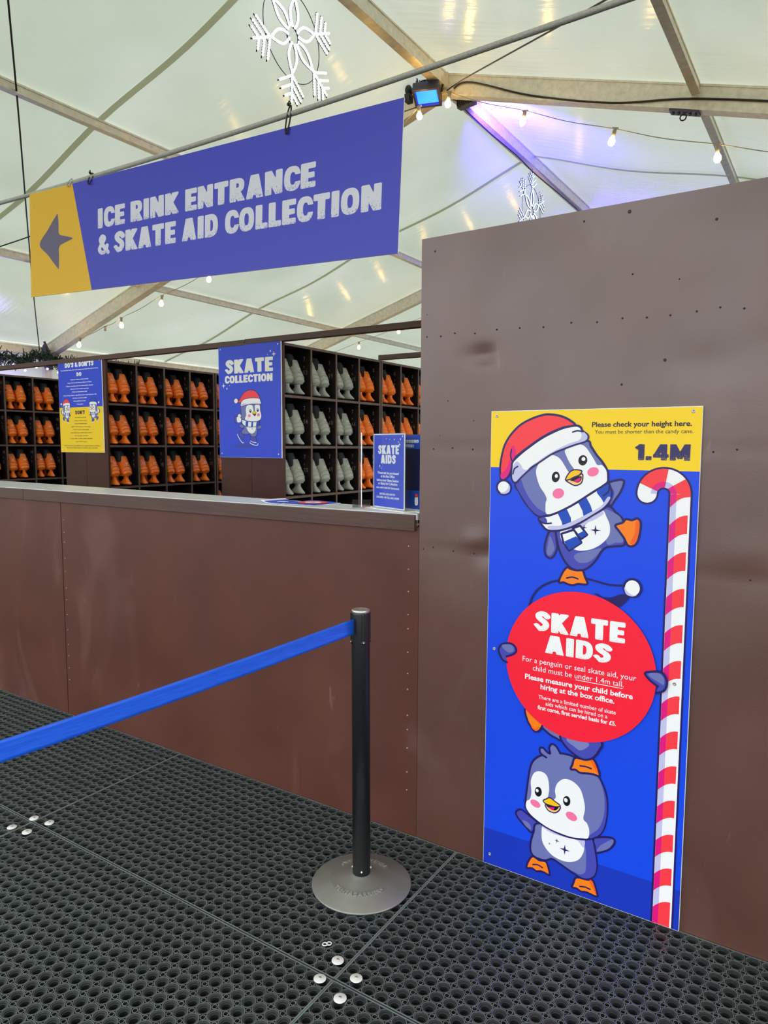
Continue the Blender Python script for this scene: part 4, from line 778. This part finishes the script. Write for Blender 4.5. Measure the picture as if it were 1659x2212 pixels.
mb=MB(); mb.ball((0,0,.12),.06,6,sc=(.8,.8,2.4)); mb.ball((.03,.04,-.05),.09,7,sc=(.8,1,1.3)); mb.tube(spline3([(0,0,.3),(.04,.08,.05),(0,.12,-.15)]),.02,5); tag(mb.build('cable_bundle',M['floodbody'],None,(-11.2,4.66,2.86)),'dark bundle of tied cables at the left eave joint','cable')
# ---------------------------------------------------------------- skate racks
XA,XB,XC=-3.312,-5.300,-7.290
CW=.305; ROW=[2.171,1.811,1.451,1.091,.731,.371,.016]; TH=.018; UD=.62; UW=4*CW+TH
def rack(label,x,y0,panel):
    t=thing('skate_rack',label,'shelving',(x-UD/2,y0+UW/2,0)); O=Vector((x-UD/2,y0+UW/2,0))
    def part(mb,nm,mats): o=mb.build(nm,mats,t); o.location=-O; return o
    for z in ROW:
        mb=MB(); mb.box((x-UD+.001,y0+.001,z-TH/2),(x-.003,y0+UW-.001,z+TH/2),0); mb.box((x-.003,y0,z-TH/2),(x,y0+UW,z+TH/2),1); part(mb,'shelf',[M['rackbrown'],M['rackedge']])
    for k in range(5):
        yy=y0+k*CW
        if k==0 and panel: continue
        mb=MB(); mb.box((x-UD+.002,yy,0),(x-.004,yy+TH,2.162),0); mb.box((x-.004,yy+.0005,0),(x+.0005,yy+TH-.0005,2.162),1); part(mb,'divider',[M['rackbrown'],M['rackedge']])
    mb=MB(); mb.box((x-UD/2-.006,y0+TH,0),(x-UD/2+.006,y0+UW-TH,2.162)); part(mb,'back_panel',M['rackbrown'])
    if panel:
        for a,b_ in ((x-UD,x-UD/2-.0015),(x-UD/2+.0015,x+.0008)):
            mb=MB(); mb.box((a,y0,0),(b_,y0+TH,2.18)); part(mb,'end_panel',M['counterpanel'])
    return t,O
rk={}
rk['A1']=rack('near skate rack with grey and orange skates and the skate collection poster',XA,1.600,True)
rk['A2']=rack('skate rack of orange skates standing behind the grey skate rack',XA,1.600+UW+.012,False)
rk['B1']=rack('skate rack of orange skates with the rules poster on its end',XB,1.600,True)
rk['B2']=rack('skate rack glimpsed beside the left edge of the skate collection poster',XB,1.600+UW+.012,False)
rk['C1']=rack('leftmost skate rack, partly hidden behind the rules poster',XC,1.505,True)
def header(label,x0,x1,y,z=2.203):
    mb=MB(); mb.box((x0,y,z-.02),(x1,y+.05,z+.02),bev=.003); tag(mb.build('header_beam',M['fascia']),label,'beam')
header('brown timber header running over the rules poster and the racks to its right end joint',-8.4,-3.672,1.592); header('brown timber header running from the skate collection poster to the brown wall',-3.668,-1.0,1.592,2.206)
header('short brown timber header behind, between the grey skate rack and the brown wall',XA+.0,-1.4,1.600+UW-.04,2.20)
# ---------------------------------------------------------------- skates
ZB=.093
def prof(z): # back x, front x, half width
    K=((.094,.056,-.200,.047),(.118,.066,-.200,.054),(.15,.060,-.182,.056),(.18,.046,-.150,.055),(.21,.032,-.130,.053),(.25,.014,-.124,.051),(.29,-.004,-.128,.050))
    for a,b_ in zip(K[:-1],K[1:]):
        if z<=b_[0]: t_=max(0,(z-a[0])/(b_[0]-a[0])); t_=t_*t_*(3-2*t_)*.5+t_*.5; return [a[i]+(b_[i]-a[i])*t_ for i in (1,2,3)]
    return list(K[-1][1:])
def sstep(a,b_,x): t_=min(1,max(0,(x-a)/(b_-a))); return t_*t_*(3-2*t_)
def shell_pt(q,z,off=0):
    xb,xf,w=prof(z); c=math.cos(q); s=math.sin(q)
    cx_=xb-.058; L_=(xb-cx_) if c>0 else (cx_-xf)
    e=.82; x=cx_+math.copysign(abs(c)**e,c)*L_; y=math.copysign(abs(s)**e,s)*w
    wave=z-(.020*math.cos(q)+.008*math.cos(2*q)); ph=(wave-.096)/.031
    dr=0
    if 0<=ph<3: fq=ph-math.floor(ph); dr=.0046*(1-fq)**1.3-.0034*math.exp(-((1-fq)/.09)**2)
    n_=Vector((c/max(.03,L_),s/w,0)).normalized(); return Vector((x,y,z))+n_*(dr+off)
def ztop(q):
    a=abs((q+PI)%(2*PI)-PI); return .234+.050*(1-sstep(.42,.85,a))-.010*math.exp(-((a-1.25)/.3)**2)+.018*sstep(1.7,2.4,a)
def make_skate(nm,mat,logo,rivet):
    mb=MB(); NQ,NZ=48,80; vs=[]
    for j in range(NZ+1):
        for k in range(NQ):
            q=2*PI*k/NQ; zt=ztop(q); z=ZB+(zt-ZB)*j/NZ; p=shell_pt(q,z)
            if j==0: p=Vector((p.x*.94-.002,p.y*.86,z))
            vs.append(p)
    fs=[(j*NQ+k,j*NQ+(k+1)%NQ,(j+1)*NQ+(k+1)%NQ,(j+1)*NQ+k) for j in range(NZ) for k in range(NQ)]
    fs.append(tuple(reversed(range(NQ)))); o=len(vs); vs+= [Vector((p.x*.93-.003,p.y*.88,p.z-.03)) for p in vs[NZ*NQ:(NZ+1)*NQ]]
    fs+=[(NZ*NQ+k,NZ*NQ+(k+1)%NQ,o+(k+1)%NQ,o+k) for k in range(NQ)]; mb.add(vs,fs,0,True)
    sh=mb.build(nm,mat); parts=[]
    # liner
    mb=MB(); n=24
    rows=((.215,.016,-.112,.043),(.25,.000,-.112,.042),(.285,-.022,-.116,.040),(.328,-.046,-.120,.036),(.334,-.050,-.116,.033),(.332,-.060,-.108,.024),(.30,-.05,-.09,.02)); vs=[]
    for z,xb,xf,w in rows:
        for k in range(n): q=2*PI*k/n; vs.append(((xb+xf)/2+(xb-xf)/2*math.copysign(abs(math.cos(q))**.85,math.cos(q)),w*math.copysign(abs(math.sin(q))**.85,math.sin(q)),z))
    mb.add(vs,[(j*n+k,j*n+(k+1)%n,(j+1)*n+(k+1)%n,(j+1)*n+k) for j in range(len(rows)-1) for k in range(n)]+[tuple((len(rows)-1)*n+k for k in range(n))],0,True); parts.append(mb.build('liner',M['liner'],sh))
    # blade holder: two waisted towers on one bridge
    mb=MB()
    def tower(rows_):
        n_=20; v_=[]
        for z,a_,b_,w in rows_:
            for k in range(n_): q=2*PI*k/n_; v_.append(((a_+b_)/2+(a_-b_)/2*math.copysign(abs(math.cos(q))**.7,math.cos(q)),w*math.copysign(abs(math.sin(q))**.8,math.sin(q)),z))
        mb.add(v_,[(j*n_+k,j*n_+(k+1)%n_,(j+1)*n_+(k+1)%n_,(j+1)*n_+k) for j in range(len(rows_)-1) for k in range(n_)]+[tuple(reversed(range(n_))),tuple((len(rows_)-1)*n_+k for k in range(n_))],0,True)
    tower(((.012,.088,-.098,.020),(.020,.088,-.090,.032),(.034,.072,-.060,.029),(.05,.056,-.030,.023),(.066,.044,-.010,.018),(.080,.040,-.004,.018),(.098,.046,-.016,.026)))
    tower(((.012,-.07,-.200,.018),(.024,-.08,-.195,.026),(.05,-.098,-.178,.022),(.07,-.106,-.168,.018),(.098,-.09,-.182,.026)))
    parts.append(mb.build('blade_holder',mat,sh))
    mb=MB(); v_=[]
    for y in (-.002,.002):
        for x,z0 in ((.078,.010),(.07,.002),(.05,0),(-.16,0),(-.185,.004),(-.2,.014)): v_+=[(x,y,z0),(x,y,.016 if abs(x)<.19 else .016)]
    f_=[(2*i,2*i+1,2*i+3,2*i+2) for i in range(5)]+[tuple(12+a for a in reversed((2*i,2*i+1,2*i+3,2*i+2))) for i in range(5)]+[(2*i,2*i+2,12+2*i+2,12+2*i) for i in range(5)]+[(0,12,13,1),(10,11,23,22)]
    mb.add(v_,f_); parts.append(mb.build('blade',M['blade'],sh))
    def patch(name,mats,q0,z0,hq,hz,off,mi=0,mb=None,shape=None):
        mb=mb or MB(); n_=20; v_=[shell_pt(q0,z0,off)]
        for rr in (.5,1):
            for k in range(n_): a_=2*PI*k/n_; r_=rr*(shape(a_) if shape else 1); v_.append(shell_pt(q0+hq*r_*math.cos(a_),z0+hz*r_*math.sin(a_),off))
        f_=[(0,1+(k+1)%n_,1+k) for k in range(n_)]+[(1+k,1+(k+1)%n_,1+n_+(k+1)%n_,1+n_+k) for k in range(n_)]
        mb.add(v_,f_,mi); return mb
    if logo:
        mb=patch(0,0,-1.02,.222,.50,.0125,.0016); patch(0,0,-1.0,.2225,.30,.0060,.0026,1,mb,lambda a_:.55+.45*math.cos(2*a_)*math.cos(a_-.4)); parts.append(mb.build('logo_badge',[M['black'],M['decal']],sh))
    if rivet: parts.append(patch(0,0,-1.62,.150,.16,.0095,.0062).build('ankle_rivet',M['black'],sh))
    mb=MB()
    for q0,z0 in ((-.12,.268),(.12,.268),(-.02,.256)): patch(0,0,q0,z0,.028,.0022,.0012,0,mb)
    parts.append(mb.build('eyelet_dots',M['black'],sh)); return sh
PROTO={}
for c,mm in (('orange','orange'),('grey','greysk')):
    for s,(lg,rv) in dict(l=(True,False),r=(False,True)).items(): PROTO[c,s]=make_skate('ice_skate',M[mm],lg,rv)
NUMC={}
def number_mesh(txt):
    if txt not in NUMC:
        vs,fs=strokes(txt,lambda u,v:shell_pt(-.28+u,.206+v,.0022),.13,.014,.0042 if False else .004)
        # stroke width is in mixed units, so rebuild with angle scaled to arc length
        vs,fs=strokes(txt,lambda u,v:shell_pt(-.12+u/.055,.211+v,.0022),.005,.010,.0021)
        mb=MB(); mb.add(vs,fs); o=mb.build('number_mark',M['decal']); NUMC[txt]=o.data; bpy.data.objects.remove(o)
    return NUMC[txt]
used=set(); rs=random.Random(11)
RN=('top','second','third','fourth')
def put(x,y,z,yaw,colr,side,label,group,num):
    p=PROTO[colr,side]
    o=p if (colr,side) not in used else copy_tree(p); used.add((colr,side))
    o.location=(x,y,z); o.rotation_euler=(0,0,yaw); o.scale=(.96,.94,.925); tag(o,label,'skate',group)
    return o,num
PL=[]
def cell(rid,x,y0,k,r,txt,colr,where,group):
    z=ROW[r+1]+TH/2+.0005; ya=y0+k*CW+TH
    yaw0=rs.choice((-.15,-.12,-.08,-.04,0,.03))
    for side,yo in (('l',.068),('r',.192)):
        yaw=yaw0-(rs.uniform(0,.03) if side=='r' else 0)
        lb='%s %s ice skate %s'%('left' if side=='l' else 'right',colr,where)
        PL.append((x-.066+rs.uniform(-.005,.003),ya+yo+rs.uniform(-.003,.003),z,yaw,colr,side,lb,group,txt))
    t,O=rk[rid]; yd=y0+(k+1)*CW-.0006; mb=MB(); zt=z+.30
    for line in (txt.split('x')[0],'x',txt.split('x')[1]):
        v_,f_=strokes(line,lambda u,v:Vector((x-.070+u,yd,zt+v-.035)),.017,.028 if line!='x' else .024,.0032); mb.add(v_,f_); zt-=.05; o=mb.build('chalk_number',M['chalk'],t); o.location=-O; mb=MB()
CN=('first','second','third','fourth')
for k in range(4):
    for r in range(3):
        txt=(('7x53','7x54','7x55'),('7x59','7x60','7x61'),('7x65','7x66','7x67'),('8x1','8x2','8x3'))[k][r]
        cell('A1',XA,1.600,k,r,txt,'grey' if k<3 else 'orange','in the cell chalked %s, right of skate collection poster'%txt.replace('x',' x '),'skates in the grey skate rack')
for k in range(3):
    for r in range(3):
        if k==2 and r==2: continue
        txt=(('8x7','8x8','8x9'),('8x13','8x14','8x15'),('8x19','8x20','8x21'))[k][r]
        cell('A2',XA,1.600+UW+.012,k,r,txt,'orange','in the %s row, %s column beyond the thick double post'%(RN[r],CN[k]),'skates beyond the double post')
for k in range(4):
    for r in range(3):
        txt=(('9x7','9x8','9x9'),('9x13','9x14','9x15'),('9x19','9x20','9x21'),('9x25','9x26','9x27'))[k][r]
        cell('B1',XB,1.600,k,r,txt,'orange','in the %s row, %s column right of the rules poster'%(RN[r],CN[k]),'skates right of the rules poster')
for r in range(4):
    cell('B2',XB,1.600+UW+.012,0,r,('9x31','9x32','9x33','9x34')[r],'orange','in the %s row, at the left edge of skate collection poster'%RN[r],'skates beside the skate collection poster')
for k in range(3):
    for r in range(3):
        txt=(('10x1','10x2','10x3'),('10x7','10x8','10x9'),('10x13','10x14','10x15'))[k][r]
        cell('C1',XC,1.505,k,r,txt,'orange','in the %s row, %s column of the leftmost rack'%(RN[r],CN[k]),'skates in the leftmost rack')
for a_ in PL: 
    o,num=put(*a_)
PLn=[(o,) for o in COL.objects if o.name.startswith('ice_skate')]
for a_ in PL: pass
_by={ (round(o.location.x,5),round(o.location.y,5),round(o.location.z,5)):o for (o,) in PLn}
for a_ in PL:
    o=_by.get((round(a_[0],5),round(a_[1],5),round(a_[2],5)))
    if o: link(number_mesh(a_[8]),'number_mark',o)
# ---------------------------------------------------------------- posters on the rack ends
sp=thing('skate_collection_poster','blue poster with a skating penguin headed skate collection on the rack end','poster',(-3.938,1.5995,1.374))
mb=MB(); mb.box((0,-.006,0),(.618,-.001,.818)); mb.build('backing_board',M['boardedge'],sp)
a=Art(d0=.00605); a.rect('posterblue',0.5,1,612,817); a.ell('shade',252,86,98,20,0,30)
for u,v,r_ in ((49,528,21),(83,506,12),(111,528,6),(516,751,12),(548,729,21),(488,729,6)): a.star('white',u,v,r_)
a.build('printed_background',sp)
a=Art(d0=.0063); a.ops(ART['skater']); a.build('penguin_picture',sp)
PWH=print_mat('poster_white_lettering',(246,246,240),.4,holes=((200,204,214),300))
heavy('heading','SKATE',73,612,536,712,PWH,sp,.0064); heavy('heading','COLLECTION',64,543,534,598,PWH,sp,.0064,gap=.05)
def pins(par,L_,d):
    for u,v in L_: q=MB(); q.lathe([(.0055,0),(.0055,.001),(0,.0016)],10,0,Matrix.Translation((u*.001,-d,v*.001))@Matrix.Rotation(PI/2,4,'X')); q.build('screw',M['white'],par)
pins(sp,((23,793),(586,795),(22,29),(584,27)),.0061)
dp=thing('rules_poster',"blue and yellow poster headed do's and don'ts on the left rack end",'poster',(-5.978,1.5995,1.394))
mb=MB(); mb.box((0,-.006,0),(.638,-.001,.819)); mb.build('backing_board',M['boardedge'],dp)
a=Art(d0=.00605); a.rect('posterblue',.5,398,632,818); a.rect('signyellow',.5,1,632,398); a.build('printed_background',dp)
def mini(org,sc,flip,hat): 
    q=Art(sc=.001*sc,org=org,flip=flip,hat=hat,d0=.0063); q.ops(ART['skater']); q.build('penguin_picture',dp)
mini((-.063,.209),.54,False,'red'); mini((.676,.209),.54,True,'blue')
heavy('heading',"DO'S & DON'TS",105,749,523,790,INK['white'],dp,.0064); heavy('heading','DO',275,668,346,701,INK['white'],dp,.0064); heavy('heading',"DON'T",238,336,377,368,INK['ink'],dp,.0064)
TX=['You must follow these rules so that everyone can enjoy their time on the ice','✓ Check your skates are fitted correctly','✓ Keep off the ice when the ice surfacer is on the ice','✓ Skate at a moderate pace in an anti-clockwise direction','✓ Be aware of other skaters around you','✓ Follow instructions from all staff','✓ Keep moving on the ice - step off if you want to stand still, eat or chat','✓ Put litter in the bins provided','✓ Be considerate to others','✓ Wear gloves',
'x Go on the ice in bare feet','x Play tag games on the ice','x Skate at excessive speed','x Make a chain of three or more people','x Walk onto the ice without skates','x Use mobile phones, portable radios on the ice','x Dig, chip, spray or throw ice','x Carry others - including children and infants','x Eat or drink on the ice','The ice rink will not accept liability for loss or damage and anyone not following','these rules may be asked to leave the ice rink without a refund on their session']
TP=[[40,722,584],[175,637,444],[134,609,486],[108,581,509],[172,555,443],[196,529,420],[62,500,553],[200,475,411],[214,449,397],[257,421,358],[223,304,393],[215,276,403],[215,250,402],[167,223,452],[190,197,428],[156,170,466],[211,144,413],[152,118,472],[229,91,393],[53,55,577],[91,36,539]]
mw=MB(); mk=MB()
for i,(tx,(u0,v,u1)) in enumerate(zip(TX,TP)): plain(mw if i<10 else mk,tx.replace('✓ ','> ') if False else tx.replace('✓ ','v '),u0,v,u1,.0064,.03 if i<10 else .02,13)
mw.build('lettering',INK['white'],dp); mk.build('lettering',INK['ink'],dp); pins(dp,((21,797),(605,791),(22,24),(608,24)),.0061)
# ---------------------------------------------------------------- things on the counter
def holder(label,bl,ang,w,h,draw,name='sign_holder'):
    t=thing(name,label,'sign',bl,(0,0,ang))
    mb=MB(); mb.box((-.004,-.0035,.004),(w+.004,-.002,h+.006)); mb.box((-.004,.002,.004),(w+.004,.0035,h+.006)); mb.build('acrylic_sleeve',M['clear'],t)
    mb=MB(); mb.box((-.03,-.024,0),(w+.03,.024,.004),bev=.001); mb.build('base',M['white'],t)
    mb=MB(); mb.box((0,-.001,.006),(w,.001,h+.004)); mb.build('insert_card',INK['white'],t); draw(t); return t
def d_aids(t):
    a=Art(d0=.00105); a.rect('posterblue',5,10,205,285)
    for u,v,r_ in ((168,258,5),(176,248,9),(152,247,3),(45,166,8),(55,158,5),(64,165,3)): a.star('white',u,v,r_)
    for u,v,r_ in ((90,270,2.5),(112,268,2.5),(143,267,3.5),(182,268,4),(196,279,4)): a.ell('white',u,v,r_*.6,r_,-25,12)
    a.build('printed_background',t)
    heavy('heading','SKATE',34,212,172,246,INK['white'],t,.0013); heavy('heading','AIDS',52,176,152,209,INK['white'],t,.0013)
    mb=MB()
    for tx,u0,v,u1,h in (('These can be purchased',30,136,172,13),('at the Box Office',52,123,146,13),('before your Skate Session',24,108,172,13),('or Skate Aid Collection',34,95,164,13),('(ON A FIRST COME FIRST SERVED BASIS)',22,80,176,9),('SKATING AIDS ARE FOR',44,56,150,10),('CHILDREN 1.4M TALL AND UNDER',22,43,176,10)): plain(mb,tx,u0,v,u1,.0013,.03,h)
    mb.build('lettering',INK['white'],t)
def d_sess(t):
    a=Art(d0=.00105); a.rect('blue',5,8,205,285); a.rect('darknavy',5,78,205,232); a.ops([('F','white',[(132,22),(128,40),(132,56),(148,58),(152,42),(149,24)],3),('F','red',[(131,54),(134,66),(144,68),(150,57)],2)]); a.build('printed_background',t)
    heavy('heading','SESSIONS',46,255,152,266,INK['white'],t,.0013); heavy('heading','OFFER!',46,238,122,249,INK['white'],t,.0013)
holder('clear sign holder with a blue skate aids card on the counter end',(-1.540,.108,1.2205),-.40,.210,.285,d_aids)
holder('second sign holder with a dark blue sessions offer card, half hidden behind the first',(-1.452,.127,1.2205),-.40,.210,.280,d_sess)
eh=thing('sign_holder','white edged sign holder seen edge on, left of the skate aids card','sign',(-1.600,.110,1.2205),(0,0,math.atan2(.819,-.574)))
mb=MB(); mb.box((-.055,-.0018,.004),(.10,.0018,.294)); mb.build('insert_card',INK['white'],eh)
mb=MB(); mb.box((-.055,-.0042,.03),(.10,-.0020,.297)); mb.box((-.055,.0020,.03),(.10,.0042,.297)); mb.build('acrylic_sleeve',M['clear'],eh)
mb=MB(); mb.box((-.058,-.036,0),(.103,.036,.004)); mb.box((-.0575,-.036,.004),(-.0545,.036,.034)); mb.build('base',M['clear'],eh)
def leaflet(label,P,z,curl,arts):
    t=thing('leaflet',label,'leaflet',(P[0][0],P[0][1],z)); O=Vector((P[0][0],P[0][1]))
    q=[Vector(p)-O for p in P]; mb=MB(); n=12; vs=[];f0=[]
    f=lambda u,v:(q[0]*(1-u)*(1-v)+q[1]*u*(1-v)+q[2]*u*v+q[3]*(1-u)*v)
    hz=lambda u,v:.0006+curl*max(0,.35-u)**2*9+.002*math.sin(u*4)*v
    vs=[(*f(i/n,j/n),hz(i/n,j/n)) for j in range(n+1) for i in range(n+1)]; mb.add(vs,[(j*(n+1)+i,j*(n+1)+i+1,(j+1)*(n+1)+i+1,(j+1)*(n+1)+i) for j in range(n) for i in range(n)],0,True)
    o=mb.build('sheet',INK['white'],t); o.modifiers.new('thick','SOLIDIFY').thickness=.0006
    mb=MB(); cl=[]
    for c,(u0,v0,u1,v1,el) in arts:
        if c not in cl: cl.append(c)
        k=cl.index(c); 
        if el:
            vv=[(*f((u0+u1)/2+(u1-u0)/2*math.cos(w),(v0+v1)/2+(v1-v0)/2*math.sin(w)),hz((u0+u1)/2,(v0+v1)/2)+.0022+.0002*arts.index((c,(u0,v0,u1,v1,el)))) for w in [2*PI*i/24 for i in range(24)]]; mb.add(vv,[tuple(range(24))],k)
        else:
            vv=[];ff=[]
            for i in range(9): vv+=[(*f(u0+(u1-u0)*i/8,v),hz(u0+(u1-u0)*i/8,v)+.0014) for v in (v0,v1)]
            mb.add(vv,[(2*i,2*i+2,2*i+3,2*i+1) for i in range(8)],k)
    mb.build('print',[INK[c] for c in cl],t)
leaflet('blue and white leaflet with a curled corner lying on the counter',[(-2.087,.05),(-1.94,.02),(-1.92,.15),(-2.06,.18)],1.2203,.010,[('posterblue',(.12,.05,.97,.95,False)),('white',(.25,.35,.75,.62,True))])
leaflet('leaflet with a red and white disc lying on the counter near the edge on holder',[(-1.955,.03),(-1.775,.027),(-1.778,.215),(-1.965,.235)],1.2216,.0,[('posterblue',(.03,.04,.97,.96,False)),('red',(.15,.2,.9,.85,True)),('white',(.32,.35,.72,.72,True)),('grey',(.45,.46,.58,.6,True))])
bpy.context.view_layer.update()
